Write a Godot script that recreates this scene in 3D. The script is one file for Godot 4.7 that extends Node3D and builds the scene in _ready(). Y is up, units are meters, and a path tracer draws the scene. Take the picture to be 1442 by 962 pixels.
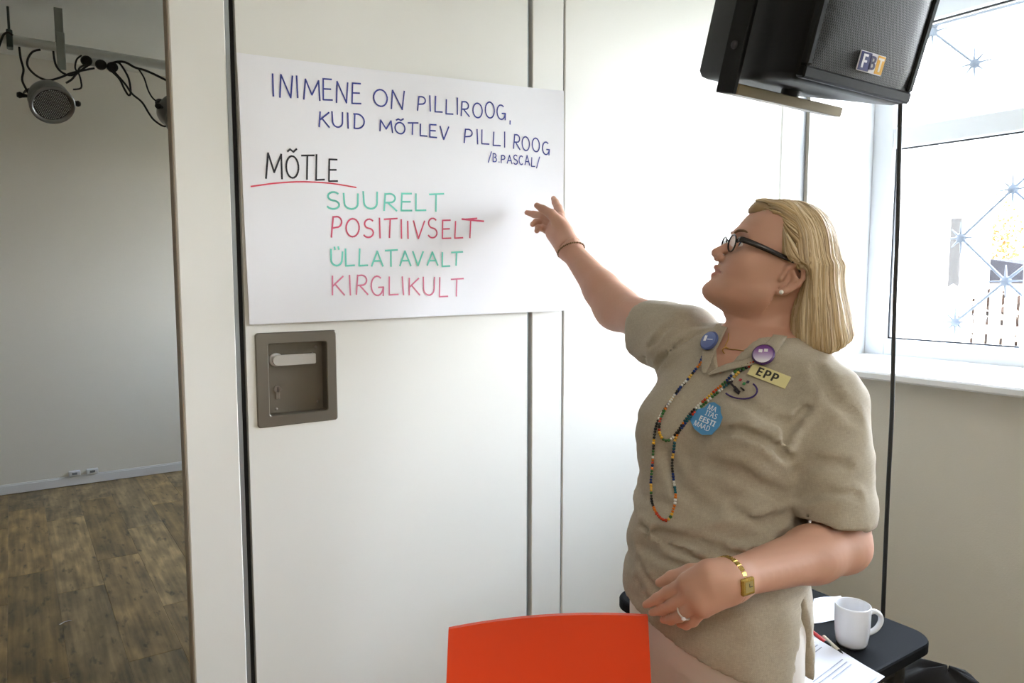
extends Node3D

# ------------------------------------------------------------------ helpers
var mats := {}
var used := {}

func numbered(n: String) -> String:
	if not used.has(n):
		used[n] = 0
		return n
	used[n] += 1
	return "%s_%03d" % [n, used[n]]

func tag(o: Node3D, label: String, category := "", group := "", kind := "") -> Node3D:
	if label: o.set_meta("label", label)
	if category: o.set_meta("category", category)
	if group: o.set_meta("group", group)
	if kind: o.set_meta("kind", kind)
	return o

func thing(called: String, label: String, category: String, at := Vector3.ZERO, turn := 0.0, group := "") -> Node3D:
	var o := Node3D.new()
	o.name = numbered(called)
	add_child(o)
	o.position = at
	o.rotation.y = turn
	tag(o, label, category, group)
	return o

func put(called: String, mesh: Mesh, m: Material, parent: Node = null) -> MeshInstance3D:
	var o := MeshInstance3D.new()
	o.name = numbered(called) if parent == null else called
	o.mesh = mesh
	o.material_override = m
	o.cast_shadow = GeometryInstance3D.SHADOW_CASTING_SETTING_ON
	(self if parent == null else parent).add_child(o, true)
	return o

func built(called: String, mesh: Mesh, m: Material, parent: Node = null) -> MeshInstance3D:
	var o := put(called, mesh, m, parent)
	if parent == null: o.set_meta("kind", "structure")
	return o

func sc(r: float, g: float, b: float) -> Color:      # sRGB 0..255
	return Color(r / 255.0, g / 255.0, b / 255.0)

func mat(col: Color, rough := 0.6, metal := 0.0, spec := 0.5) -> StandardMaterial3D:
	var m := StandardMaterial3D.new()
	m.albedo_color = col
	m.roughness = rough
	m.metallic = metal
	m.metallic_specular = spec
	return m

func noise_tex(freq: float, size := 256, lo := Color.BLACK, hi := Color.WHITE, octaves := 4, sd := 1, stretch := Vector2.ONE) -> ImageTexture:
	var n := FastNoiseLite.new()
	n.seed = sd
	n.noise_type = FastNoiseLite.TYPE_SIMPLEX_SMOOTH
	n.frequency = freq
	n.fractal_octaves = octaves
	var im := Image.create(size, size, false, Image.FORMAT_RGB8)
	for y in size:
		for x in size:
			var a := TAU * x / size
			var fx := float(x) / size
			var fy := float(y) / size
			# blend across the border so that it repeats
			var q := 0.0
			var wsum := 0.0
			for k in 4:
				var ox := float(k & 1)
				var oy := float(k >> 1)
				var w := (fx if ox > 0.5 else 1.0 - fx) * (fy if oy > 0.5 else 1.0 - fy)
				q += w * n.get_noise_2d((fx - ox) * size * stretch.x + 500, (fy - oy) * size * stretch.y + 500)
				wsum += w * w
			q /= sqrt(wsum)
			im.set_pixel(x, y, lo.lerp(hi, clampf(0.5 + q * 0.9, 0, 1)))
	return ImageTexture.create_from_image(im)

func relief(m: StandardMaterial3D, t: Texture2D, depth: float, scale: float) -> StandardMaterial3D:
	m.uv1_triplanar = true
	m.uv1_scale = Vector3.ONE * scale
	m.heightmap_enabled = true
	m.heightmap_texture = t
	m.heightmap_scale = depth
	return m

func st_new() -> SurfaceTool:
	var s := SurfaceTool.new()
	s.begin(Mesh.PRIMITIVE_TRIANGLES)
	return s

func quad(s: SurfaceTool, a: Vector3, b: Vector3, c: Vector3, d: Vector3) -> void:
	# a b c d counter-clockwise seen from outside
	for v in [a, c, b, a, d, c]: s.add_vertex(v)

func tri(s: SurfaceTool, a: Vector3, b: Vector3, c: Vector3) -> void:
	for v in [a, c, b]: s.add_vertex(v)

func done(s: SurfaceTool) -> ArrayMesh:
	s.generate_normals()
	return s.commit()

# chamfered box between two corners, in a transform
func bx(s: SurfaceTool, lo: Vector3, hi: Vector3, bev := 0.0, t := Transform3D.IDENTITY) -> void:
	s.set_smooth_group(-1)
	var c := (lo + hi) / 2
	var h := (hi - lo) / 2
	var b: float = minf(bev, minf(h.x, minf(h.y, h.z)) * 0.9)
	var P := func(x: float, y: float, z: float) -> Vector3: return t * (c + Vector3(x, y, z))
	for ax in 3:
		var a1 := (ax + 1) % 3
		var a2 := (ax + 2) % 3
		for sg in [-1.0, 1.0]:
			var q := []
			for k in [[-1, -1], [1, -1], [1, 1], [-1, 1]]:
				var v := Vector3()
				v[ax] = sg * h[ax]
				v[a1] = k[0] * (h[a1] - b)
				v[a2] = k[1] * (h[a2] - b)
				q.append(t * (c + v))
			if sg > 0: quad(s, q[0], q[1], q[2], q[3])
			else: quad(s, q[3], q[2], q[1], q[0])
	if b <= 0.0: return
	for ax in 3:
		var a1 := (ax + 1) % 3
		var a2 := (ax + 2) % 3
		for s1 in [-1.0, 1.0]:
			for s2 in [-1.0, 1.0]:
				var q := []
				for k in [[-1, 0], [1, 0], [1, 1], [-1, 1]]:
					var v := Vector3()
					v[ax] = k[0] * (h[ax] - b)
					v[a1] = s1 * (h[a1] - (b if k[1] == 1 else 0.0))
					v[a2] = s2 * (h[a2] - (0.0 if k[1] == 1 else b))
					q.append(t * (c + v))
				if s1 * s2 > 0: quad(s, q[3], q[0], q[1], q[2])
				else: quad(s, q[0], q[3], q[2], q[1])
	for sx in [-1.0, 1.0]:
		for sy in [-1.0, 1.0]:
			for sz in [-1.0, 1.0]:
				var A := t * (c + Vector3(sx * h.x, sy * (h.y - b), sz * (h.z - b)))
				var B := t * (c + Vector3(sx * (h.x - b), sy * h.y, sz * (h.z - b)))
				var D := t * (c + Vector3(sx * (h.x - b), sy * (h.y - b), sz * h.z))
				if sx * sy * sz > 0: tri(s, A, B, D)
				else: tri(s, A, D, B)

func box(lo: Vector3, hi: Vector3, bev := 0.0, t := Transform3D.IDENTITY) -> ArrayMesh:
	var s := st_new()
	bx(s, lo, hi, bev, t)
	return done(s)

# tube swept along points; radii one number or an array; flat = second radius / first
func tube(s: SurfaceTool, pts: Array, radius, sides := 8, cap := true, flat := 1.0, up := Vector3.UP) -> void:
	s.set_smooth_group(0)
	var rings := []
	var prev := up
	for i in pts.size():
		var d: Vector3 = (pts[mini(i + 1, pts.size() - 1)] - pts[maxi(i - 1, 0)]).normalized()
		var x := prev - d * prev.dot(d)
		if x.length() < 1e-4:
			x = Vector3.RIGHT - d * d.x
			if x.length() < 1e-3: x = Vector3.FORWARD - d * d.z
		x = x.normalized()
		prev = x
		var y := d.cross(x)
		var rr: float = radius[i] if radius is Array else radius
		var ring := []
		for k in sides:
			var a := TAU * k / sides
			ring.append(pts[i] + (x * cos(a) + y * sin(a) * flat) * rr)
		rings.append(ring)
	for i in pts.size() - 1:
		for k in sides:
			var k2 := (k + 1) % sides
			quad(s, rings[i][k], rings[i][k2], rings[i + 1][k2], rings[i + 1][k])
	if cap:
		s.set_smooth_group(-1)
		for k in sides:
			var k2 := (k + 1) % sides
			tri(s, pts[0], rings[0][k2], rings[0][k])
			tri(s, pts[-1], rings[-1][k], rings[-1][k2])
		s.set_smooth_group(0)

func smooth_path(pts: Array, per := 6) -> Array:
	var out := []
	for i in pts.size() - 1:
		var p0 = pts[maxi(i - 1, 0)]
		var p1 = pts[i]
		var p2 = pts[i + 1]
		var p3 = pts[mini(i + 2, pts.size() - 1)]
		for k in per: out.append(p1.cubic_interpolate(p2, p0, p3, float(k) / per))
	out.append(pts[-1])
	return out

# surface of revolution round the y axis of t; profile of (radius, height)
func lathe(s: SurfaceTool, prof: Array, sides := 24, t := Transform3D.IDENTITY, sharp := false) -> void:
	s.set_smooth_group(-1 if sharp else 0)
	for i in prof.size() - 1:
		var a: Vector2 = prof[i]
		var b: Vector2 = prof[i + 1]
		for k in sides:
			var c0 := TAU * k / sides
			var c1 := TAU * (k + 1) / sides
			var p := t * Vector3(a.x * cos(c0), a.y, a.x * sin(c0))
			var q := t * Vector3(a.x * cos(c1), a.y, a.x * sin(c1))
			var r := t * Vector3(b.x * cos(c1), b.y, b.x * sin(c1))
			var w := t * Vector3(b.x * cos(c0), b.y, b.x * sin(c0))
			if a.x > 1e-6: tri(s, p, r, q)
			if b.x > 1e-6: tri(s, p, w, r)

# polygon (x, y) extruded from z0 to z1
func prism(s: SurfaceTool, poly: PackedVector2Array, z0: float, z1: float, t := Transform3D.IDENTITY) -> void:
	s.set_smooth_group(-1)
	if Geometry2D.is_polygon_clockwise(poly): poly.reverse()
	var ix := Geometry2D.triangulate_polygon(poly)
	for i in range(0, ix.size(), 3):
		var q := [poly[ix[i]], poly[ix[i + 1]], poly[ix[i + 2]]]
		if (q[1] - q[0]).cross(q[2] - q[0]) < 0: q = [q[0], q[2], q[1]]
		tri(s, t * Vector3(q[0].x, q[0].y, z1), t * Vector3(q[1].x, q[1].y, z1), t * Vector3(q[2].x, q[2].y, z1))
		tri(s, t * Vector3(q[0].x, q[0].y, z0), t * Vector3(q[2].x, q[2].y, z0), t * Vector3(q[1].x, q[1].y, z0))
	for i in poly.size():
		var a := poly[i]
		var b := poly[(i + 1) % poly.size()]
		quad(s, t * Vector3(a.x, a.y, z0), t * Vector3(b.x, b.y, z0), t * Vector3(b.x, b.y, z1), t * Vector3(a.x, a.y, z1))

func rounded(lo: Vector2, hi: Vector2, r: float, n := 5) -> PackedVector2Array:
	var out := PackedVector2Array()
	for c in [[hi.x - r, hi.y - r, 0], [lo.x + r, hi.y - r, 1], [lo.x + r, lo.y + r, 2], [hi.x - r, lo.y + r, 3]]:
		for k in n + 1:
			var a: float = PI / 2 * (c[2] + float(k) / n)
			out.append(Vector2(c[0], c[1]) + Vector2(cos(a), sin(a)) * r)
	return out

func frame_of(origin: Vector3, zdir: Vector3, ydir := Vector3.UP) -> Transform3D:
	var z := zdir.normalized()
	var x := ydir.cross(z).normalized()
	return Transform3D(Basis(x, z.cross(x), z), origin)

func y_to(origin: Vector3, dir: Vector3) -> Transform3D:     # lathe axis along dir
	var y := dir.normalized()
	var x := y.cross(Vector3(0.31, 0.2, 0.93)).normalized()
	return Transform3D(Basis(x, y, x.cross(y)), origin)

func text_mesh(txt: String, height: float, depth := 0.0006, bold := true) -> TextMesh:
	var f := SystemFont.new()
	f.font_names = PackedStringArray(["Droid Sans"])
	f.font_weight = 700 if bold else 400
	var m := TextMesh.new()
	m.font = f
	m.text = txt
	m.font_size = 32
	m.pixel_size = height / 23.0
	m.depth = depth
	m.horizontal_alignment = HORIZONTAL_ALIGNMENT_CENTER
	m.vertical_alignment = VERTICAL_ALIGNMENT_CENTER
	return m

# ------------------------------------------------------------------ the scene
func _ready() -> void:
	light_and_camera()
	materials()
	shell()
	back_room()
	partition()
	window_side()
	outside()
	speaker()
	ceiling_lamps()
	furniture()
	poster()
	person()

func light_and_camera() -> void:
	var cam := Camera3D.new()
	cam.name = "camera"
	cam.fov = 49.6411
	cam.near = 0.05
	cam.far = 200.0
	add_child(cam)
	cam.position = Vector3(0, 1.48, 1.7331)
	cam.rotation_degrees = Vector3(-5.2193, -34.1, 0)
	cam.current = true
	var e := Environment.new()
	e.background_mode = Environment.BG_SKY
	var sm := ProceduralSkyMaterial.new()
	sm.sky_top_color = Color(0.86, 0.92, 1.0)
	sm.sky_horizon_color = Color(1.0, 1.0, 0.99)
	sm.ground_horizon_color = Color(0.6, 0.6, 0.57)
	sm.ground_bottom_color = Color(0.45, 0.45, 0.42)
	sm.sky_energy_multiplier = 4.8
	sm.ground_energy_multiplier = 4.0
	var sky := Sky.new()
	sky.sky_material = sm
	e.sky = sky
	e.tonemap_mode = Environment.TONE_MAPPER_LINEAR
	e.tonemap_exposure = 1.0
	e.sdfgi_enabled = true
	e.ssao_enabled = true
	e.ssil_enabled = true
	var we := WorldEnvironment.new()
	we.name = "sky"
	we.environment = e
	add_child(we)

func materials() -> void:
	var fine := noise_tex(0.09, 256, Color.BLACK, Color.WHITE, 4, 3)
	mats.fine = fine
	mats.panel = mat(sc(229, 228, 222), 0.38)
	mats.wall = relief(mat(sc(222, 218, 207), 0.85), fine, 0.02, 6.0)
	mats.ceiling = mat(sc(222, 222, 216), 0.9)
	mats.alu = mat(sc(150, 155, 156), 0.4, 0.6)
	mats.rubber = mat(sc(24, 25, 27), 0.7)
	mats.white_gloss = mat(sc(236, 238, 240), 0.3)
	mats.black = mat(sc(22, 23, 22), 0.5)
	mats.cable = mat(sc(20, 20, 20), 0.5)
	mats.steel = mat(sc(120, 114, 103), 0.42, 0.75)
	mats.steel_light = mat(sc(205, 203, 199), 0.3, 0.6)
	mats.screw = mat(sc(150, 146, 138), 0.3, 0.8)
	mats.glass = mat(Color(0.7, 0.75, 0.78, 0.03), 0.02)
	mats.glass.transparency = BaseMaterial3D.TRANSPARENCY_ALPHA

# ------------------------------------------------------------------ room shell
const RX := 2.531       # inner face of the window wall
const CEIL := 2.9
const BACKZ := -4.2
const REAR := 4.9
const LAMP := 2.0

func wall_with_holes(z0: float, z1: float, holes: Array) -> ArrayMesh:
	# the window wall between RX and RX + 0.6; holes: [z0, z1, y0, y1]
	var s := st_new()
	var z := z0
	for h in holes:
		bx(s, Vector3(RX, 0, z), Vector3(RX + 0.6, CEIL, h[0]))
		bx(s, Vector3(RX, 0, h[0]), Vector3(RX + 0.6, h[2], h[1]))
		bx(s, Vector3(RX, h[3], h[0]), Vector3(RX + 0.6, CEIL, h[1]))
		z = h[1]
	bx(s, Vector3(RX, 0, z), Vector3(RX + 0.6, CEIL, z1))
	return done(s)

func shell() -> void:
	built("floor", box(Vector3(-4.2, -0.12, BACKZ - 0.1), Vector3(RX + 0.6, -0.012, REAR + 0.3)), mat(sc(60, 52, 42), 0.8))
	built("ceiling", box(Vector3(-4.2, CEIL, BACKZ - 0.1), Vector3(RX + 0.6, CEIL + 0.12, REAR + 0.3)), mats.ceiling)
	built("wall_far", box(Vector3(-4.2, 0, BACKZ - 0.12), Vector3(RX, CEIL, BACKZ)), mats.wall)
	built("wall_left", box(Vector3(-4.2, 0, BACKZ), Vector3(-4.0, CEIL, REAR)), mats.wall)
	built("wall_rear", box(Vector3(-4.2, 0, REAR), Vector3(RX + 0.6, CEIL, REAR + 0.3)), mats.wall)
	built("wall_right", wall_with_holes(BACKZ - 0.12, REAR, [[-3.6, -2.5, 1.15, 2.5], [0.0, 1.62, 1.12, 2.52], [2.6, 4.1, 1.12, 2.52]]), mats.wall)
	# near part of the floor, plain laminate behind and under the camera
	built("floor", box(Vector3(-4.0, -0.012, 2.43), Vector3(RX, -0.001, REAR)), wood_mats()[1])

var woods := []
func wood_mats() -> Array:
	if woods.size(): return woods
	for k in 6:
		var n := FastNoiseLite.new()
		n.seed = 20 + k
		n.frequency = 0.012
		n.fractal_octaves = 5
		var im := Image.create(128, 512, false, Image.FORMAT_RGB8)
		var tone: Color = [sc(128, 108, 74), sc(112, 94, 63), sc(139, 119, 84), sc(103, 88, 62), sc(132, 110, 73), sc(119, 103, 75)][k]
		for y in 512:
			for x in 128:
				var g := n.get_noise_2d(x * 4.5 + 18.0 * n.get_noise_2d(x * 0.7, y * 0.35 + 900), y * 0.28)
				var blot := n.get_noise_2d(x * 1.1 + 3000, y * 0.55)
				var knot := clampf(n.get_noise_2d(x * 2.2 - 800, y * 1.0 + 200) * 2.6 - 0.85, 0, 1)
				var c := tone * 1.12 * (1.0 + 0.22 * g + 0.38 * blot - 0.45 * knot)
				im.set_pixel(x, y, Color(clampf(c.r, 0, 1), clampf(c.g, 0, 1), clampf(c.b, 0, 1)))
		var m := mat(Color.WHITE, 0.42)
		m.albedo_texture = ImageTexture.create_from_image(im)
		woods.append(m)
	return woods

func plank_mesh(w: float, l: float) -> ArrayMesh:
	# a board with a small chamfer and its grain along z
	var s := st_new()
	s.set_smooth_group(-1)
	var b := 0.0016
	var h := [Vector3(-w / 2, 0, -l / 2), Vector3(w / 2, 0, -l / 2), Vector3(w / 2, 0, l / 2), Vector3(-w / 2, 0, l / 2)]
	var top := []
	var low := []
	for v in h:
		top.append(Vector3(v.x - signf(v.x) * b, 0.0, v.z - signf(v.z) * b))
		low.append(Vector3(v.x - signf(v.x) * 0.0002, -0.012, v.z - signf(v.z) * 0.0002))
	var face := func(q: Array) -> void:
		for i in [0, 2, 1, 0, 3, 2]:
			s.set_uv(Vector2(q[i].x / w + 0.5, q[i].z / l + 0.5))
			s.add_vertex(q[i])
	face.call([top[3], top[2], top[1], top[0]])
	for k in 4:
		var k2 := (k + 1) % 4
		var m1: Vector3 = Vector3(h[k].x, -b, h[k].z)
		var m2: Vector3 = Vector3(h[k2].x, -b, h[k2].z)
		face.call([top[k], top[k2], m2, m1])
		face.call([m1, m2, low[k2], low[k]])
	return done(s)

func back_room() -> void:
	var fl: Node = get_node("floor")
	var rng := RandomNumberGenerator.new()
	rng.seed = 5
	var w := 0.192
	var lens := [1.21, 0.8, 0.45]
	var shapes := [plank_mesh(w, 1.21), plank_mesh(w, 0.8), plank_mesh(w, 0.45)]
	var wm := wood_mats()
	for i in 21:
		var x := -1.62 + i * w
		var z := BACKZ
		var first := true
		while z < 2.42:
			var k: int = rng.randi_range(0, 2) if first else 0
			if z + lens[k] > 2.6: k = 2
			first = false
			if z + lens[k] > 2.88: break
			var o := put("floor_plank", shapes[k], wm[rng.randi_range(0, 5)], fl)
			o.position = Vector3(x + w / 2, 0.0, z + lens[k] / 2)
			if rng.randf() < 0.5: o.rotation.y = PI
			z += lens[k]
	built("floor", box(Vector3(-4.0, -0.012, BACKZ), Vector3(-1.62, 0, 2.43)), wm[0])
	built("floor", box(Vector3(2.412, -0.012, BACKZ), Vector3(RX, 0, 2.43)), wm[0])
	# skirting: a board with a narrow ledge on top
	var sk := st_new()
	bx(sk, Vector3(-4.0, 0.004, BACKZ), Vector3(RX, 0.062, BACKZ + 0.016), 0.002)
	bx(sk, Vector3(-4.0, 0.06, BACKZ), Vector3(RX, 0.07, BACKZ + 0.011), 0.002)
	built("baseboard_far", done(sk), mat(sc(222, 222, 222), 0.5))
	# two sockets just above the skirting
	for k in 2:
		var xs: float = [0.304, 0.413][k]
		var so := thing("wall_socket", ["white socket above the skirting, the one farther from the door post", "white socket above the skirting, the one closer to the door post"][k], "socket", Vector3(xs, 0.088, BACKZ + 0.0165), 0.0, "sockets on the far wall")
		put("housing", box(Vector3(-0.036, -0.017, -0.016), Vector3(0.036, 0.019, 0.014), 0.004), mat(sc(228, 230, 232), 0.4), so)
		put("plug_hole", box(Vector3(-0.016, -0.007, 0.0135), Vector3(0.016, 0.009, 0.0152), 0.001), mat(sc(120, 124, 128), 0.6), so)
	# scrap of paper on the floor
	var sp := st_new()
	for q in [[Vector3(-0.024, 0.001, 0.006), Vector3(-0.006, 0.0025, -0.008), Vector3(0.0, 0.006, 0.006), Vector3(-0.018, 0.001, 0.013)], [Vector3(0.0, 0.006, 0.006), Vector3(-0.006, 0.0025, -0.008), Vector3(0.018, 0.001, -0.014), Vector3(0.026, 0.0015, -0.004)]]:
		quad(sp, q[0], q[3], q[2], q[1])
	var scrap := put("paper_scrap", done(sp), mat(sc(235, 235, 235), 0.8))
	scrap.position = Vector3(0.12, 0.0, -1.84)
	tag(scrap, "tiny torn white paper scrap lying on the wooden floor", "scrap")
	lamps_on_pipe()

func lamps_on_pipe() -> void:
	# white tube under the ceiling
	var a := Vector3(0.0805, 2.6891, -3.0000)
	var b := Vector3(0.7860, 2.6718, -3.0000)
	var d := (b - a).normalized()
	var p := thing("lighting_pipe", "white horizontal lighting pipe hanging under the ceiling of the dim room", "pipe", a)
	var s := st_new()
	tube(s, [-d * 0.08, d * 2.3], 0.027, 16)
	put("tube", done(s), mat(sc(214, 216, 212), 0.4), p)
	for k in [0.055, 1.3, 2.1]:
		s = st_new()
		var q: Vector3 = d * (k + 0.15)
		bx(s, q + Vector3(-0.02, -0.12, 0.027), q + Vector3(0.02, 0.075, 0.036), 0.003)
		bx(s, q + Vector3(-0.02, 0.026, -0.03), q + Vector3(0.02, CEIL - a.y - q.y, -0.022), 0.002)
		bx(s, q + Vector3(-0.02, 0.027, -0.03), q + Vector3(0.02, 0.034, 0.036), 0.002)
		put("pipe_bracket", done(s), mat(sc(150, 156, 150), 0.5, 0.3), p)
	s = st_new()
	tube(s, [d * -0.02 + Vector3(0, -0.03, 0.02), d * -0.02 + Vector3(0, 0.16, 0.02)], 0.006, 8)
	bx(s, d * -0.02 + Vector3(-0.014, -0.045, -0.03), d * -0.02 + Vector3(0.014, 0.045, 0.034), 0.004)
	put("end_clamp", done(s), mat(sc(70, 84, 80), 0.5, 0.3), p)
	# the three plugs in their strip
	var strip := thing("socket_strip", "black row of three round plugs under the white lighting pipe", "plugs", Vector3(0.4626, 2.6101, -2.9300))
	s = st_new()
	bx(s, Vector3(-0.085, -0.008, -0.045), Vector3(0.085, 0.035, -0.02), 0.006, Transform3D(Basis(Vector3.BACK, -0.04), Vector3.ZERO))
	put("strip_housing", done(s), mat(sc(215, 216, 214), 0.5), strip)
	for k in 3:
		s = st_new()
		var o := Vector3([-0.063, 0.005, 0.06][k], [0.01, 0.0, -0.004][k], 0)
		lathe(s, [Vector2(0.0001, 0.02), Vector2(0.018, 0.02), Vector2(0.026, 0.01), Vector2(0.028, -0.012), Vector2(0.022, -0.03)], 16, y_to(o, Vector3(0.1, -0.15, 1)))
		put("plug", done(s), mats.black, strip)
	# PAR cans
	var can := par_can()
	can.position = Vector3(0.2274, 2.3686, -2.9000)
	var can2 := can.duplicate()
	can2.name = numbered("stage_lamp")
	add_child(can2)
	can2.position = Vector3(0.8516, 2.3799, -2.9000)
	can2.rotation = Vector3(0, 0.5, 0)
	tag(can2, "silver stage spotlight mostly hidden by the white door post", "spotlight", "stage spotlights on the pipe")
	# cables
	var cabs := [
		[0.0055, [Vector3(0.0988, 2.6403, -2.9200), Vector3(0.1021, 2.5843, -2.9200), Vector3(0.1115, 2.5290, -2.9200), Vector3(0.1028, 2.4780, -2.9200), Vector3(0.1160, 2.4371, -2.9200), Vector3(0.1383, 2.3899, -2.9200)], "lamp_cable", "thin black cable dropping beside the round silver spotlight to its bracket", "end_clamp"],
		[0.0055, [Vector3(0.1911, 2.6414, -2.9200), Vector3(0.1562, 2.6249, -2.9200), Vector3(0.1325, 2.5820, -2.9200), Vector3(0.1336, 2.5430, -2.9200), Vector3(0.1688, 2.5054, -2.9200), Vector3(0.2182, 2.4909, -2.9200), Vector3(0.2733, 2.5133, -2.9200), Vector3(0.3231, 2.5425, -2.9200), Vector3(0.3831, 2.5661, -2.9200), Vector3(0.4338, 2.5849, -2.9200)], "lamp_cable", "black cable looping in a low arc above the round silver spotlight", ""],
		[0.0055, [Vector3(0.2477, 2.6435, -2.9200), Vector3(0.2542, 2.5794, -2.9200), Vector3(0.2780, 2.5431, -2.9200), Vector3(0.3160, 2.5305, -2.9200), Vector3(0.3493, 2.5464, -2.9200), Vector3(0.3672, 2.5785, -2.9200), Vector3(0.3978, 2.5979, -2.9200)], "lamp_cable", "black cable hanging from the pipe bracket to the first plug", ""],
		[0.0045, [Vector3(0.3767, 2.6425, -2.9200), Vector3(0.3526, 2.6166, -2.9200), Vector3(0.3440, 2.5713, -2.9200), Vector3(0.3591, 2.5441, -2.9200), Vector3(0.3673, 2.5084, -2.9200), Vector3(0.3656, 2.4712, -2.9200), Vector3(0.3289, 2.4588, -2.9200)], "lamp_cable", "thin cable curling down beside the rim of the silver spotlight", ""],
		[0.0055, [Vector3(0.2979, 2.4876, -2.9200), Vector3(0.3248, 2.5097, -2.9200), Vector3(0.3492, 2.5427, -2.9200), Vector3(0.3801, 2.5731, -2.9200), Vector3(0.4043, 2.5952, -2.9200)], "lamp_cable", "short black cable from the back of the spotlight to the plugs", ""],
		[0.0065, [Vector3(0.5062, 2.6183, -2.9200), Vector3(0.5481, 2.6361, -2.9200), Vector3(0.5863, 2.6383, -2.9200), Vector3(0.6311, 2.6185, -2.9200), Vector3(0.6805, 2.6106, -2.9200), Vector3(0.7303, 2.5949, -2.9200), Vector3(0.8098, 2.5634, -2.9200)], "lamp_cable", "thick black cable running along under the pipe towards the door post", ""],
		[0.0055, [Vector3(0.5105, 2.5830, -2.9100), Vector3(0.5499, 2.5436, -2.9100), Vector3(0.5721, 2.4937, -2.9100), Vector3(0.5917, 2.4621, -2.9100), Vector3(0.6029, 2.4788, -2.9100), Vector3(0.5955, 2.5540, -2.9100), Vector3(0.5602, 2.6206, -2.9100), Vector3(0.5433, 2.6293, -2.9100)], "lamp_cable", "black cable hanging in a narrow loop below the plugs", ""],
		[0.0055, [Vector3(0.5229, 2.5789, -2.9000), Vector3(0.5755, 2.5187, -2.9000), Vector3(0.6083, 2.4699, -2.9000), Vector3(0.6561, 2.4302, -2.9000), Vector3(0.6896, 2.3725, -2.9000), Vector3(0.7170, 2.3369, -2.9000), Vector3(0.7672, 2.3112, -2.9000), Vector3(0.8164, 2.3403, -2.9000)], "lamp_cable", "black cable sagging from the plugs to the spotlight behind the door post", ""],
		[0.0045, [Vector3(0.6458, 2.6086, -2.9000), Vector3(0.6723, 2.5629, -2.9000), Vector3(0.6910, 2.4963, -2.9000), Vector3(0.7181, 2.4535, -2.9000), Vector3(0.7575, 2.4391, -2.9000), Vector3(0.8198, 2.4273, -2.9000)], "lamp_cable", "thin black cable falling from the thick one to the hidden spotlight", ""],
		[0.0055, [Vector3(-0.0096, 2.5736, -2.9500), Vector3(0.0180, 2.6483, -2.9500), Vector3(0.0355, 2.6969, -2.9500), Vector3(0.0572, 2.7112, -2.9500), Vector3(0.0748, 2.7002, -2.9500)], "lamp_cable", "black cable end bending over the clamp of the white pipe", ""],
	]
	for c in cabs:
		s = st_new()
		tube(s, smooth_path(c[1], 5), c[0], 7)
		var o := put(c[2], done(s), mats.cable)
		tag(o, c[3], "cable", "cables on the lighting pipe")

func par_can() -> Node3D:
	var t := thing("stage_lamp", "round silver stage spotlight with a grid of small diodes", "spotlight", Vector3.ZERO, 0.0, "stage spotlights on the pipe")
	var silver := mat(sc(150, 152, 152), 0.32, 0.7)
	# axis points down, towards the viewer and a little right
	var tilt := Transform3D(Basis.looking_at(Vector3(-0.18, 0.62, -0.8), Vector3.UP), Vector3.ZERO)   # -z = back of the can
	var b := Transform3D(tilt.basis * Basis(Vector3.RIGHT, PI / 2), Vector3.ZERO)                       # y = towards the front
	var s := st_new()
	lathe(s, [Vector2(0.086, 0.012), Vector2(0.0915, 0.02), Vector2(0.1045, 0.022), Vector2(0.1065, 0.016), Vector2(0.1065, 0.006), Vector2(0.1, 0.0), Vector2(0.098, -0.012), Vector2(0.0995, -0.03), Vector2(0.0985, -0.06), Vector2(0.09, -0.085), Vector2(0.07, -0.1), Vector2(0.0001, -0.105)], 40, b)
	put("housing", done(s), silver, t)
	s = st_new()
	lathe(s, [Vector2(0.0001, 0.012), Vector2(0.0905, 0.012)], 40, b)
	put("front_plate", done(s), mat(sc(78, 80, 80), 0.4, 0.4), t)
	s = st_new()
	for i in range(-9, 10):
		for j in range(-9, 10):
			var v := Vector2(i + (0.5 if j & 1 else 0.0), j * 0.88) * 0.0097
			if v.length() > 0.083: continue
			lathe(s, [Vector2(0.0001, 0.0165), Vector2(0.0022, 0.0155), Vector2(0.0033, 0.0118)], 6, b * Transform3D(Basis.IDENTITY, Vector3(v.x, 0, v.y)))
	var leds := put("diodes", done(s), mat(sc(196, 200, 200), 0.15), t)
	leds.set_meta("kind", "stuff")
	s = st_new()
	var bp := func(x: float, y: float, z: float) -> Vector3: return b * Vector3(x, y, z)
	var pts := []
	for k in 13:
		var a := PI * k / 12.0
		pts.append(bp.call(-cos(a) * 0.116, -0.045 - sin(a) * 0.10, 0.0))
	tube(s, pts, 0.011, 8, true, 0.25, b.basis.z)
	put("yoke", done(s), mats.black, t)
	for sg in [-1.0, 1.0]:
		s = st_new()
		lathe(s, [Vector2(0.0001, 0.024), Vector2(0.012, 0.024), Vector2(0.017, 0.012), Vector2(0.012, 0.0), Vector2(0.008, -0.02), Vector2(0.0001, -0.02)], 10, Transform3D(y_to(bp.call(sg * 0.122, -0.045, 0.0), b.basis.x * sg)))
		put("yoke_knob", done(s), mats.black, t)
	return t

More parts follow.
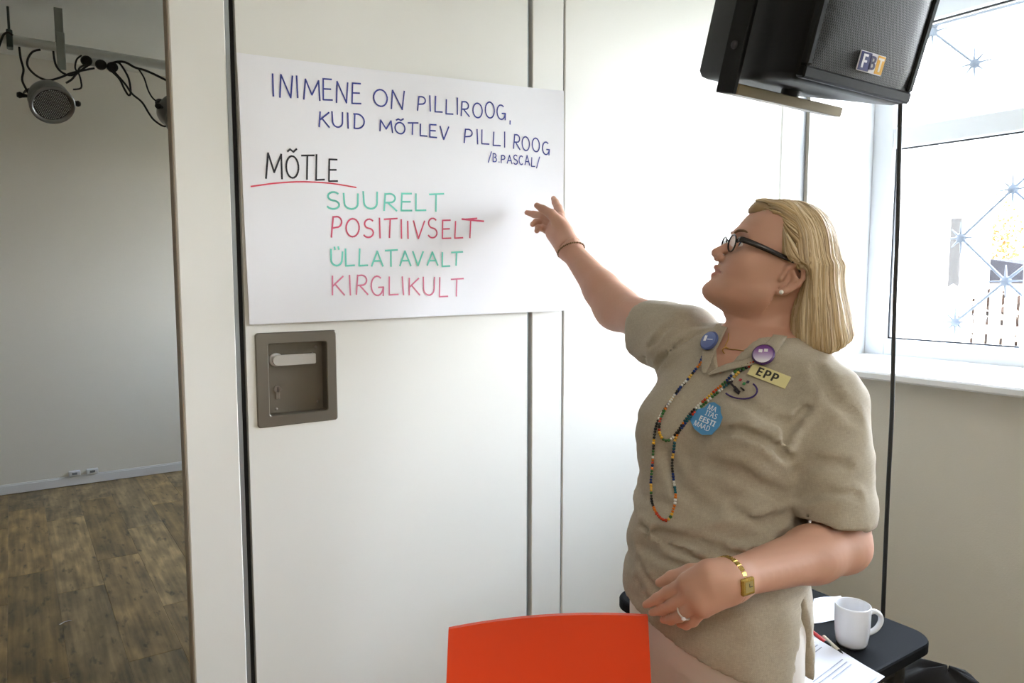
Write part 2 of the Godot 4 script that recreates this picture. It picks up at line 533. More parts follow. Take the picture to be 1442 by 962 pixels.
# ------------------------------------------------------------------ the movable partition with its door
func partition() -> void:
	var T := 0.09
	var panel: Material = mats.panel
	var pn := func(x0: float, x1: float, bev := 0.0025) -> ArrayMesh: return box(Vector3(x0, 0.004, -T), Vector3(x1, CEIL, 0.0), bev)
	built("trim_1", box(Vector3(0.303, 0.004, -0.04), Vector3(0.4165, CEIL, 0.0), 0.0025), panel)
	var s := st_new()
	bx(s, Vector3(0.2995, 0.004, -0.04), Vector3(0.3035, CEIL, -0.002), 0.001)
	built("trim_2", done(s), mat(sc(150, 138, 124), 0.5))
	built("trim_3", box(Vector3(0.4165, 0.004, -T), Vector3(0.4265, CEIL, -0.003), 0.001), mats.alu)
	built("trim_4", box(Vector3(0.4265, 0.004, -T), Vector3(0.4385, CEIL, -0.016)), mats.rubber)
	# the door leaf with the recess for its handle
	var door := Node3D.new()
	door.name = "door_1"
	add_child(door)
	tag(door, "", "", "", "structure")
	s = st_new()
	var hx0 := 0.487
	var hx1 := 0.628
	var hy0 := 1.148
	var hy1 := 1.318
	var x0 := 0.4385
	var x1 := 1.2255
	bx(s, Vector3(x0, 0.012, -T), Vector3(hx0, CEIL - 0.002, 0))
	bx(s, Vector3(hx1, 0.012, -T), Vector3(x1, CEIL - 0.002, 0))
	bx(s, Vector3(hx0, 0.012, -T), Vector3(hx1, hy0, 0))
	bx(s, Vector3(hx0, hy1, -T), Vector3(hx1, CEIL - 0.002, 0))
	bx(s, Vector3(hx0, hy0, -T), Vector3(hx1, hy1, -0.045))
	put("leaf", done(s), panel, door)
	put("edge_profile", box(Vector3(x1, 0.012, -T), Vector3(x1 + 0.005, CEIL - 0.002, -0.001), 0.001), mats.alu, door)
	handle(door, hx0, hx1, hy0, hy1)
	built("trim_5", box(Vector3(1.2305, 0.004, -T), Vector3(1.2425, CEIL, -0.02)), mats.rubber)
	built("trim_6", pn.call(1.2425, 1.3535), panel)
	built("trim_7", box(Vector3(1.3535, 0.004, -T), Vector3(1.3585, CEIL, -0.006)), mat(sc(120, 122, 120), 0.6))
	built("wall_front", pn.call(1.3585, 2.3605), panel)
	built("trim_8", box(Vector3(2.3605, 0.004, -T), Vector3(2.3665, CEIL, -0.006)), mat(sc(130, 132, 130), 0.6))
	built("trim_9", pn.call(2.3665, 2.43, 0.006), panel)
	# dark grey channel where the partition meets the outer wall
	built("trim_10", box(Vector3(2.43, 0.004, -T), Vector3(2.484, CEIL, -0.004), 0.003), mat(sc(176, 176, 174), 0.45, 0.2))
	built("trim_11", box(Vector3(2.484, 0.004, -T), Vector3(2.5305, CEIL, -0.012), 0.002), mat(sc(112, 113, 114), 0.5, 0.2))
	# fixed wall left of the passage
	built("wall_front_left", box(Vector3(-4.0, 0, -T), Vector3(-1.25, CEIL, 0)), panel)

func handle(door: Node3D, hx0: float, hx1: float, hy0: float, hy1: float) -> void:
	var st: Material = mats.steel
	var h := Node3D.new()
	h.name = "handle_plate"
	door.add_child(h)
	tag(h, "brushed grey steel recessed handle plate with lever")
	var s := st_new()
	var o := rounded(Vector2(0.4585, 1.1225), Vector2(0.6525, 1.3445), 0.007)
	var i := rounded(Vector2(hx0 + 0.0005, hy0 + 0.0005), Vector2(hx1 - 0.0005, hy1 - 0.0005), 0.006)
	# raised rim, bevelled outside and inside
	var ring := func(pa: PackedVector2Array, za: float, pb: PackedVector2Array, zb: float) -> void:
		for k in pa.size():
			var k2 := (k + 1) % pa.size()
			quad(s, Vector3(pa[k].x, pa[k].y, za), Vector3(pa[k2].x, pa[k2].y, za), Vector3(pb[k2].x, pb[k2].y, zb), Vector3(pb[k].x, pb[k].y, zb))
	var shrink := func(p: PackedVector2Array, by: float) -> PackedVector2Array:
		var c := Vector2(0.5555, 1.2335)
		var q := PackedVector2Array()
		for v in p: q.append(v + (v - c).sign() * by)
		return q
	s.set_smooth_group(-1)
	var o2: PackedVector2Array = shrink.call(o, -0.0025)
	var i2: PackedVector2Array = shrink.call(i, 0.0018)
	ring.call(o, 0.0, o, 0.002)
	ring.call(o, 0.002, o2, 0.0045)
	ring.call(o2, 0.0045, i2, 0.0045)
	ring.call(i2, 0.0045, i, 0.0025)
	ring.call(i, 0.0025, i, -0.0295)
	put("rim", done(s), st, h)
	s = st_new()
	prism(s, i, -0.033, -0.0295)
	put("recess_plate", done(s), st, h)
	# lever: round hub and a flat bar bent back to the wall
	s = st_new()
	var hc := Vector3(0.5135, 1.2768, -0.0295)
	lathe(s, [Vector2(0.0165, 0.0), Vector2(0.0165, 0.004), Vector2(0.0155, 0.005), Vector2(0.0105, 0.0055), Vector2(0.0105, 0.018), Vector2(0.0001, 0.018)], 24, y_to(hc, Vector3.BACK), true)
	put("lever_rose", done(s), mats.steel_light, h)
	s = st_new()
	var lv := PackedVector2Array()
	for k in 9:
		var a := PI / 2 + PI * k / 8.0
		lv.append(Vector2(cos(a) * 0.0125, sin(a) * 0.0125))
	lv.append(Vector2(0.088, -0.0125))
	lv.append(Vector2(0.09, -0.0105))
	lv.append(Vector2(0.09, 0.0105))
	lv.append(Vector2(0.088, 0.0125))
	prism(s, lv, 0.016, 0.0235, Transform3D(Basis.IDENTITY, hc))
	bx(s, Vector3(0.0855, -0.0122, 0.004), Vector3(0.09, 0.0122, 0.018), 0.001, Transform3D(Basis.IDENTITY, hc))
	put("lever", done(s), mats.steel_light, h)
	# profile keyhole
	s = st_new()
	var kc := Vector3(0.5159, 1.1990, -0.0295)
	lathe(s, [Vector2(0.0085, 0.0), Vector2(0.0085, 0.003), Vector2(0.0001, 0.003)], 20, y_to(kc + Vector3(0, 0.007, 0), Vector3.BACK), true)
	bx(s, kc + Vector3(-0.0048, -0.017, 0), kc + Vector3(0.0048, 0.006, 0.003), 0.001)
	put("lock_cylinder", done(s), mats.screw, h)
	put("keyhole", box(kc + Vector3(-0.001, 0.0, 0.0028), kc + Vector3(0.001, 0.012, 0.0034)), mats.rubber, h)
	for q in [[0.612, 1.303], [0.613, 1.166], [0.512, 1.158]]:
		s = st_new()
		lathe(s, [Vector2(0.0038, 0.0), Vector2(0.0032, 0.0014), Vector2(0.0001, 0.0018)], 10, y_to(Vector3(q[0], q[1], -0.0295), Vector3.BACK))
		put("screw", done(s), mats.screw, h)

# ------------------------------------------------------------------ window, reveal, sill
func window_unit(n: String, z0: float, z1: float, y0: float, y1: float, ty: float, mullions: Array) -> Node3D:
	var w := Node3D.new()
	w.name = n
	add_child(w)
	tag(w, "", "", "", "structure")
	var fm: Material = mats.white_gloss
	var xa := 2.965
	var xb := 3.035
	var f := 0.085
	var s := st_new()
	bx(s, Vector3(xa, y0, z0), Vector3(xb, y1, z0 + f), 0.004)
	bx(s, Vector3(xa, y0, z1 - f), Vector3(xb, y1, z1), 0.004)
	bx(s, Vector3(xa, y0, z0 + f), Vector3(xb, y0 + 0.07, z1 - f), 0.004)
	bx(s, Vector3(xa, y1 - 0.07, z0 + f), Vector3(xb, y1, z1 - f), 0.004)
	put("window_frame", done(s), fm, w)
	s = st_new()
	bx(s, Vector3(xa + 0.002, ty - 0.04, z0 + f - 0.002), Vector3(xb, ty + 0.04, z1 - f + 0.002), 0.004)
	put("transom", done(s), fm, w)
	for m in mullions:
		put("mullion", box(Vector3(xa + 0.001, y0 + 0.066, m - 0.045), Vector3(xb, y1 - 0.066, m + 0.045), 0.004), fm, w)
	# glazing bead and pane of every light
	var zs := [z0 + f]
	for m in mullions: zs.append_array([m - 0.045, m + 0.045])
	zs.append(z1 - f)
	for k in range(0, zs.size(), 2):
		for r in [[y0 + 0.07, ty - 0.04], [ty + 0.04, y1 - 0.07]]:
			put("pane", box(Vector3(3.0, r[0] - 0.004, zs[k] - 0.004), Vector3(3.004, r[1] + 0.004, zs[k + 1] + 0.004)), mats.glass, w)
			s = st_new()
			var g := 0.006
			bx(s, Vector3(2.99, r[0], zs[k]), Vector3(2.9995, r[0] + g, zs[k + 1]))
			bx(s, Vector3(2.99, r[1] - g, zs[k]), Vector3(2.9995, r[1], zs[k + 1]))
			bx(s, Vector3(2.99, r[0], zs[k]), Vector3(2.9995, r[1], zs[k] + g))
			bx(s, Vector3(2.99, r[0], zs[k + 1] - g), Vector3(2.9995, r[1], zs[k + 1]))
			put("gasket", done(s), mat(sc(48, 50, 54), 0.7), w)
	return w

func window_side() -> void:
	window_unit("window_1", 0.0, 1.62, 1.145, 2.52, 2.023, [0.62])
	window_unit("window_2", 2.6, 4.1, 1.145, 2.52, 2.023, [3.35])
	window_unit("window_3", -3.6, -2.5, 1.175, 2.5, 2.023, [])
	var sills := [["trim_12", 0.004, 1.66], ["trim_13", 2.56, 4.14]]
	for q in sills:
		var s := st_new()
		bx(s, Vector3(2.405, 1.122, q[1]), Vector3(2.97, 1.15, q[2]), 0.006)
		built(q[0], done(s), mats.white_gloss)
	# white plastered linings of the reveal of window_1
	built("trim_14", box(Vector3(2.5315, 1.15, -0.012), Vector3(2.966, 2.52, 0.0015)), mats.white_gloss)
	built("trim_15", box(Vector3(2.5315, 2.515, 0.0), Vector3(2.966, 2.53, 1.62)), mats.white_gloss)

func ceiling_lamps() -> void:
	# flat square ceiling lights behind the camera
	var spots := [[-1.6, "square ceiling light panel beside the passage side wall"], [0.2, "square ceiling light panel nearer to the window wall"]]
	for q in spots:
		var t := thing("ceiling_lamp", q[1], "ceiling light", Vector3(q[0], CEIL, 2.9), 0.0, "ceiling light panels")
		var s := st_new()
		for e in [[Vector3(-0.31, -0.04, -0.31), Vector3(0.31, 0, -0.29)], [Vector3(-0.31, -0.04, 0.29), Vector3(0.31, 0, 0.31)], [Vector3(-0.31, -0.04, -0.29), Vector3(-0.29, 0, 0.29)], [Vector3(0.29, -0.04, -0.29), Vector3(0.31, 0, 0.29)]]:
			bx(s, e[0], e[1], 0.002)
		put("frame", done(s), mats.white_gloss, t)
		var em := mat(sc(240, 236, 226), 0.8)
		em.emission_enabled = true
		em.emission = Color(1.0, 0.965, 0.91)
		em.emission_energy_multiplier = 2.0
		put("diffuser", box(Vector3(-0.29, -0.03, -0.29), Vector3(0.29, -0.005, 0.29)), em, t)
		var l := AreaLight3D.new()
		l.name = "panel_light"
		l.area_size = Vector2(0.58, 0.58)
		l.light_color = Color(1.0, 0.965, 0.91)
		l.light_energy = LAMP
		l.area_range = 12.0
		l.shadow_enabled = true
		t.add_child(l)
		l.position = Vector3(0, -0.05, 0)
		l.rotation_degrees = Vector3(-90, 0, 0)

func outside() -> void:
	# ground, picket fence, house, shrubs, roofs
	var gm := relief(mat(sc(150, 146, 128), 0.95), mats.fine, 2.0, 0.8)
	var g := put("yard_ground", box(Vector3(3.2, -0.5, -14), Vector3(40, -0.3, 14)), gm)
	tag(g, "pale gravel yard outside the window", "ground", "", "structure")
	var grille_m := mat(sc(76, 84, 96), 0.5, 0.0)
	var gr := thing("window_grille", "pale metal window grille with star rosettes on diagonal bars outside the glass", "grille", Vector3(3.14, 0, 0))
	var nodes := [Vector2(0.456, 1.798), Vector2(0.281, 1.623), Vector2(0.45, 1.453), Vector2(0.277, 1.287), Vector2(0.296, 2.294), Vector2(0.13, 2.455), Vector2(0.63, 1.97), Vector2(0.63, 1.62), Vector2(0.8, 1.798), Vector2(0.63, 1.29), Vector2(0.8, 1.453), Vector2(0.63, 2.31)]
	for n in nodes:
		var s := st_new()
		for k in 8:
			var a := PI * k / 4.0 + 0.04
			var dir := Vector3(0, sin(a), cos(a))
			var L := 0.062 if k % 2 == 0 else 0.05
			tube(s, [Vector3(0, n.y, n.x), Vector3(0, n.y, n.x) + dir * L], [0.010, 0.0035], 6, true, 0.6, Vector3.RIGHT)
		lathe(s, [Vector2(0.019, -0.006), Vector2(0.019, 0.004), Vector2(0.012, 0.009), Vector2(0.0001, 0.010)], 12, y_to(Vector3(0, n.y, n.x), Vector3.LEFT))
		put("star_rosette", done(s), grille_m, gr)
	var links := [[0, 1], [1, 2], [2, 3], [4, 5], [0, 6], [0, 7], [2, 7], [7, 8], [7, 10], [2, 9], [9, 10], [6, 8], [6, 11]]
	for l in links:
		var s := st_new()
		var p: Vector2 = nodes[l[0]]
		var q: Vector2 = nodes[l[1]]
		tube(s, [Vector3(0, p.y, p.x), Vector3(0, q.y, q.x)], 0.0055, 6)
		put("diagonal_bar", done(s), grille_m, gr)
	for z in [0.02, 1.6]:
		put("upright", box(Vector3(-0.006, 1.16, z - 0.006), Vector3(0.006, 2.5, z + 0.006), 0.002), grille_m, gr)
	for y in [1.175, 2.48]:
		put("cross_bar", box(Vector3(-0.006, y - 0.006, 0.014), Vector3(0.006, y + 0.006, 1.606), 0.002), grille_m, gr)
	# fence
	var fe := thing("picket_fence", "cream wooden picket fence seen through the window", "fence", Vector3(7.0, -0.3, 0))
	var fm := mat(sc(214, 196, 176), 0.8)
	var pk := st_new()
	prism(pk, PackedVector2Array([Vector2(-0.042, 0), Vector2(0.042, 0), Vector2(0.042, 1.66), Vector2(0.0, 1.69), Vector2(-0.042, 1.66)]), -0.012, 0.012, Transform3D(Basis(Vector3.UP, -PI / 2), Vector3.ZERO))
	var pkm := done(pk)
	for k in 42:
		var o := put("picket", pkm, fm, fe)
		o.position = Vector3(0, 0, -2.6 + k * 0.117)
	for y in [0.45, 1.3]:
		put("fence_rail", box(Vector3(0.013, y - 0.035, -2.7), Vector3(0.05, y + 0.035, 2.4), 0.004), fm, fe)
	# brown hedge close behind the pickets
	var hd := thing("hedge", "low brown hedge growing behind the gaps of the picket fence", "hedge", Vector3(7.5, -0.3, 0))
	var hr := RandomNumberGenerator.new()
	hr.seed = 31
	var hs := st_new()
	for k in 2600:
		var p := Vector3(hr.randf_range(-0.2, 0.2), pow(hr.randf(), 0.8) * 1.62, hr.randf_range(-1.6, 2.4))
		var u := Vector3(hr.randf() - 0.5, hr.randf() - 0.5, hr.randf() - 0.5).normalized() * 0.06
		var v := u.cross(Vector3(hr.randf() - 0.5, hr.randf() - 0.5, hr.randf() - 0.5)).normalized() * 0.045
		quad(hs, p - u, p - v, p + u, p + v)
	var hl := put("leaves", done(hs), mat(sc(44, 30, 22), 0.95, 0.0, 0.1), hd)
	hl.set_meta("kind", "stuff")
	# brick house wall at the side with quoins and a down pipe
	var ho := thing("brick_house", "whitewashed brick house standing beyond the picket fence", "house", Vector3(9.6, -0.3, -2.75))
	put("wall_body", box(Vector3(0, 0, -6.0), Vector3(0.9, 5.2, 0.0)), mat(sc(226, 222, 216), 0.9), ho)
	var brick := box(Vector3(-0.018, -0.05, -0.11), Vector3(0.0, 0.05, 0.11), 0.004)
	var bm := [mat(sc(226, 220, 214), 0.9), mat(sc(206, 190, 180), 0.9), mat(sc(216, 214, 214), 0.9)]
	var rng := RandomNumberGenerator.new()
	rng.seed = 9
	for j in 20:
		for i in 10:
			var o := put("brick", brick, bm[rng.randi_range(0, 2)], ho)
			o.position = Vector3(0, 0.9 + j * 0.115, -0.12 - i * 0.235 + (0.0 if j % 2 else -0.117))
	var s2 := st_new()
	tube(s2, [Vector3(-0.08, 0, 0.02), Vector3(-0.08, 2.45, 0.02)], 0.06, 10)
	put("down_pipe", done(s2), mat(sc(52, 49, 47), 0.9, 0.0, 0.1), ho)
	put("roof", box(Vector3(-0.3, 5.2, -6.2), Vector3(1.2, 5.35, 0.3)), mat(sc(120, 100, 92), 0.8), ho)
	# dark low shed roof and an autumn shrub
	var sh := thing("garden_shed", "low shed with a dark sloping roof behind the picket fence", "shed", Vector3(12.8, -0.3, -3.3))
	put("shed_wall", box(Vector3(0, 0, -0.6), Vector3(1.8, 1.72, 1.5)), mat(sc(170, 150, 140), 0.9), sh)
	var rs := st_new()
	prism(rs, PackedVector2Array([Vector2(-0.85, 1.66), Vector2(1.7, 1.66), Vector2(1.7, 1.74), Vector2(0.4, 1.98), Vector2(-0.85, 1.74)]), -0.15, 2.0, Transform3D(Basis(Vector3.UP, -PI / 2), Vector3.ZERO))
	put("shed_roof", done(rs), mat(sc(36, 34, 38), 0.9, 0.0, 0.1), sh)
	var bush := thing("autumn_shrub", "sparse ochre shrub rising above the dark shed roof", "shrub", Vector3(16.4, -0.3, -5.3))
	var bs := st_new()
	for k in 9:
		var a := TAU * k / 9.0
		tube(bs, [Vector3(0, 0, 0), Vector3(cos(a) * 0.2, 1.4, sin(a) * 0.3), Vector3(cos(a) * 0.5, 2.9 + 0.3 * sin(k * 2.1), sin(a) * 0.8)], [0.04, 0.02, 0.006], 5)
	put("stems", done(bs), mat(sc(110, 92, 76), 0.9), bush)
	bs = st_new()
	for k in 1500:
		var p := Vector3(rng.randfn(0, 0.4), 2.4 + rng.randfn(0, 0.38), rng.randfn(0, 0.75))
		var u := Vector3(rng.randf() - 0.5, rng.randf() - 0.5, rng.randf() - 0.5).normalized() * 0.05
		var v := u.cross(Vector3(rng.randf() - 0.5, rng.randf() - 0.5, rng.randf() - 0.5)).normalized() * 0.03
		quad(bs, p - u, p - v, p + u, p + v)
	var lv := put("leaves", done(bs), mat(sc(122, 88, 46), 0.9, 0.0, 0.1), bush)
	lv.set_meta("kind", "stuff")

# ------------------------------------------------------------------ loudspeaker on its yoke
func speaker() -> void:
	var o := Vector3(1.2844, 1.8557, 0.8204)
	var R := Basis(Vector3.UP, deg_to_rad(-4.5)) * Basis(Vector3.RIGHT, deg_to_rad(14.9)) * Basis(Vector3.BACK, deg_to_rad(-2.1))
	var w := 0.354
	var dp := 0.35
	var nr := 0.06
	var H := 0.58
	var t := thing("loudspeaker", "black loudspeaker with a perforated metal grille hanging above the woman", "loudspeaker", o)
	t.basis = R
	var body := mat(sc(9, 10, 9), 0.55, 0.0, 0.3)
	body = relief(body, mats.fine, 0.012, 30.0)
	# cabinet: trapezoid seen from above, rounded edges
	var outline := PackedVector2Array()
	var raw := [Vector2(0.0, 0.0), Vector2(w, 0.0), Vector2(w, 0.06), Vector2(w - nr, dp), Vector2(nr, dp), Vector2(0.0, 0.06)]
	for i in raw.size():
		var p: Vector2 = raw[i]
		var q1: Vector2 = raw[(i - 1 + raw.size()) % raw.size()]
		var q2: Vector2 = raw[(i + 1) % raw.size()]
		var rr := 0.012
		outline.append(p + (q1 - p).normalized() * rr)
		outline.append(p + ((q1 - p).normalized() + (q2 - p).normalized()) * rr * 0.3)
		outline.append(p + (q2 - p).normalized() * rr)
	var s := st_new()
	var lay := func(inset: float, y: float) -> Array:
		var c := Vector2(w / 2, dp / 2)
		var out := []
		for p in outline:
			var q: Vector2 = p + (c - p).normalized() * inset
			out.append(Vector3(q.x, y, -q.y))
		return out
	var rows := [lay.call(0.022, 0.0), lay.call(0.008, 0.004), lay.call(0.0, 0.016), lay.call(0.0, H - 0.016), lay.call(0.008, H - 0.004), lay.call(0.022, H)]
	for i in rows.size() - 1:
		for k in outline.size():
			var k2 := (k + 1) % outline.size()
			quad(s, rows[i][k], rows[i][k2], rows[i + 1][k2], rows[i + 1][k])
	for k in range(1, outline.size() - 1):
		tri(s, rows[0][0], rows[0][k + 1], rows[0][k])
		tri(s, rows[-1][0], rows[-1][k], rows[-1][k + 1])
	put("cabinet", done(s), body, t)
	# raised front bezel
	s = st_new()
	for q in [[Vector3(0.004, 0.006, -0.01), Vector3(w - 0.004, 0.03, 0.012)], [Vector3(0.004, H - 0.03, -0.01), Vector3(w - 0.004, H - 0.006, 0.012)], [Vector3(0.004, 0.03, -0.01), Vector3(0.022, H - 0.03, 0.012)], [Vector3(w - 0.022, 0.03, -0.01), Vector3(w - 0.004, H - 0.03, 0.012)]]:
		bx(s, q[0], q[1], 0.004)
	put("bezel", done(s), body, t)
	# grille: steel sheet bulging forward, holes in a staggered pattern
	var im := Image.create(64, 112, false, Image.FORMAT_RGBA8)
	var nh := Image.create(64, 112, false, Image.FORMAT_RGB8)
	for y in 112:
		for x in 64:
			var dmin := 99.0
			for c in [Vector2(0, 0), Vector2(64, 0), Vector2(32, 56), Vector2(0, 112), Vector2(64, 112)]: dmin = minf(dmin, Vector2(x + 0.5, y + 0.5).distance_to(c))
			var hole := dmin < 21.5
			im.set_pixel(x, y, Color(0.035, 0.035, 0.033, 0.0 if hole else 1.0))
			nh.set_pixel(x, y, Color.WHITE * clampf((dmin - 20.0) / 6.0, 0, 1))
	var gm := mat(sc(66, 64, 58), 0.42, 0.25)
	gm.metallic_specular = 0.4
	im.generate_mipmaps()
	var sheet := Image.create(64, 112, false, Image.FORMAT_RGB8)
	for y in 112:
		for x in 64:
			sheet.set_pixel(x, y, sc(8, 8, 8) if im.get_pixel(x, y).a < 0.5 else sc(33, 32, 29))
	gm.albedo_color = Color.WHITE
	gm.albedo_texture = ImageTexture.create_from_image(sheet)
	gm.heightmap_enabled = true
	gm.heightmap_texture = ImageTexture.create_from_image(nh)
	gm.heightmap_scale = 0.05
	s = st_new()
	s.set_smooth_group(0)
	var N := 14
	var gv := func(i: int, j: int) -> void:
		var x := lerpf(0.020, w - 0.020, float(i) / N)
		var y := lerpf(0.028, H - 0.028, float(j) / N)
		var e: float = minf(1.0, minf(minf(i, N - i), minf(j, N - j)) / 2.0)
		s.set_uv(Vector2(x / 0.0052, y / 0.0091))
		s.add_vertex(Vector3(x, y, 0.006 + 0.007 * e * (2 - e) + 0.004 * sin(PI * i / N)))
	for i in N:
		for j in N:
			for c in [[0, 0], [1, 1], [1, 0], [0, 0], [0, 1], [1, 1]]: gv.call(i + c[0], j + c[1])
	put("grille", done(s), gm, t)
	# maker's badge
	var bd := Node3D.new()
	bd.name = "badge"
	t.add_child(bd)
	bd.position = Vector3(0.180, 0.062, 0.0165)
	bd.rotation.z = 0.0
	put("badge_plate", box(Vector3(-0.04, -0.019, 0), Vector3(0.04, 0.019, 0.003), 0.001), mat(sc(232, 232, 240), 0.25), bd)
	put("badge_panel", box(Vector3(-0.0385, -0.0175, 0.0025), Vector3(-0.005, 0.0175, 0.0036), 0.0003), mat(sc(40, 44, 104), 0.3), bd)
	put("badge_panel", box(Vector3(0.015, -0.0175, 0.0025), Vector3(0.0385, 0.0175, 0.0036), 0.0003), mat(sc(224, 170, 58), 0.3), bd)
	var lets := [["F", -0.024, sc(240, 240, 250)], ["B", 0.002, sc(50, 46, 90)], ["T", 0.026, sc(246, 240, 226)]]
	for q in lets:
		var lt := put("badge_letter", text_mesh(q[0], 0.026), mat(q[2], 0.3), bd)
		lt.position = Vector3(q[1], 0, 0.0039)
	# yoke: strap along the left side, arms over and under
	s = st_new()
	var zc := -0.165
	bx(s, Vector3(-0.02, -0.036, zc - 0.026), Vector3(-0.008, H + 0.026, zc + 0.026), 0.002)
	put("yoke_strap", done(s), body, t)
	for q in [[-0.036, -0.014], [H + 0.012, H + 0.026]]:
		s = st_new()
		bx(s, Vector3(-0.008, q[0], zc - 0.026), Vector3(0.335, q[1], zc + 0.026), 0.002)
		put("yoke_arm", done(s), mat(sc(92, 76, 42), 0.4, 0.3), t)
	for q in [[0.177, -0.014, 0.0], [0.177, H, H + 0.014]]:
		s = st_new()
		tube(s, [Vector3(q[0], q[1], zc), Vector3(q[0], q[2], zc)], 0.02, 14)
		put("yoke_pivot", done(s), mats.rubber, t)
	s = st_new()
	lathe(s, [Vector2(0.009, 0.0), Vector2(0.008, 0.004), Vector2(0.0001, 0.005)], 12, y_to(Vector3(-0.02, 0.06, zc), Vector3.LEFT))
	put("yoke_bolt", done(s), mats.rubber, t)
	# pole to the ceiling, out of the yoke's strap
	var top := t.transform * Vector3(-0.012, H + 0.02, zc)
	var hg := thing("speaker_hanger", "black steel pole carrying the loudspeaker yoke from the ceiling", "pole", Vector3(top.x, CEIL, top.z))
	s = st_new()
	tube(s, [Vector3.ZERO, Vector3(0, top.y - CEIL + 0.006, 0)], 0.018, 14)
	put("pole", done(s), mats.black, hg)
	s = st_new()
	lathe(s, [Vector2(0.0001, 0.0), Vector2(0.06, 0.0), Vector2(0.06, -0.008), Vector2(0.0001, -0.008)], 20, Transform3D.IDENTITY, true)
	put("ceiling_flange", done(s), mats.black, hg)
	# its cable, hanging free to the floor behind the table
	s = st_new()
	var c0 := Vector3(1.6169, 1.8569, 0.8460)
	var cb := [Vector3(1.6450, 1.8480, 0.8313), Vector3(1.6450, 1.7246, 0.8341), Vector3(1.6450, 1.5841, 0.8377), Vector3(1.6450, 1.4259, 0.8388), Vector3(1.6450, 1.2977, 0.8417), Vector3(1.6450, 1.1680, 0.8446), Vector3(1.6450, 1.0028, 0.8441), Vector3(1.6450, 0.8519, 0.8446), Vector3(1.6450, 0.6816, 0.8458)]
	var pts := [c0]
	pts.append_array(cb)
	var last: Vector3 = cb[-1]
	pts.append(Vector3(last.x, 0.35, last.z))
	pts.append(Vector3(last.x + 0.02, 0.02, last.z + 0.01))
	pts.append(Vector3(last.x + 0.06, 0.006, last.z - 0.1))
	pts.append(Vector3(last.x + 0.1, 0.006, last.z - 0.4))
	tube(s, smooth_path(pts, 5), 0.0048, 8)
	var sp := put("speaker_cable", done(s), mats.cable)
	tag(sp, "long black cable hanging from the loudspeaker down behind the table", "cable")

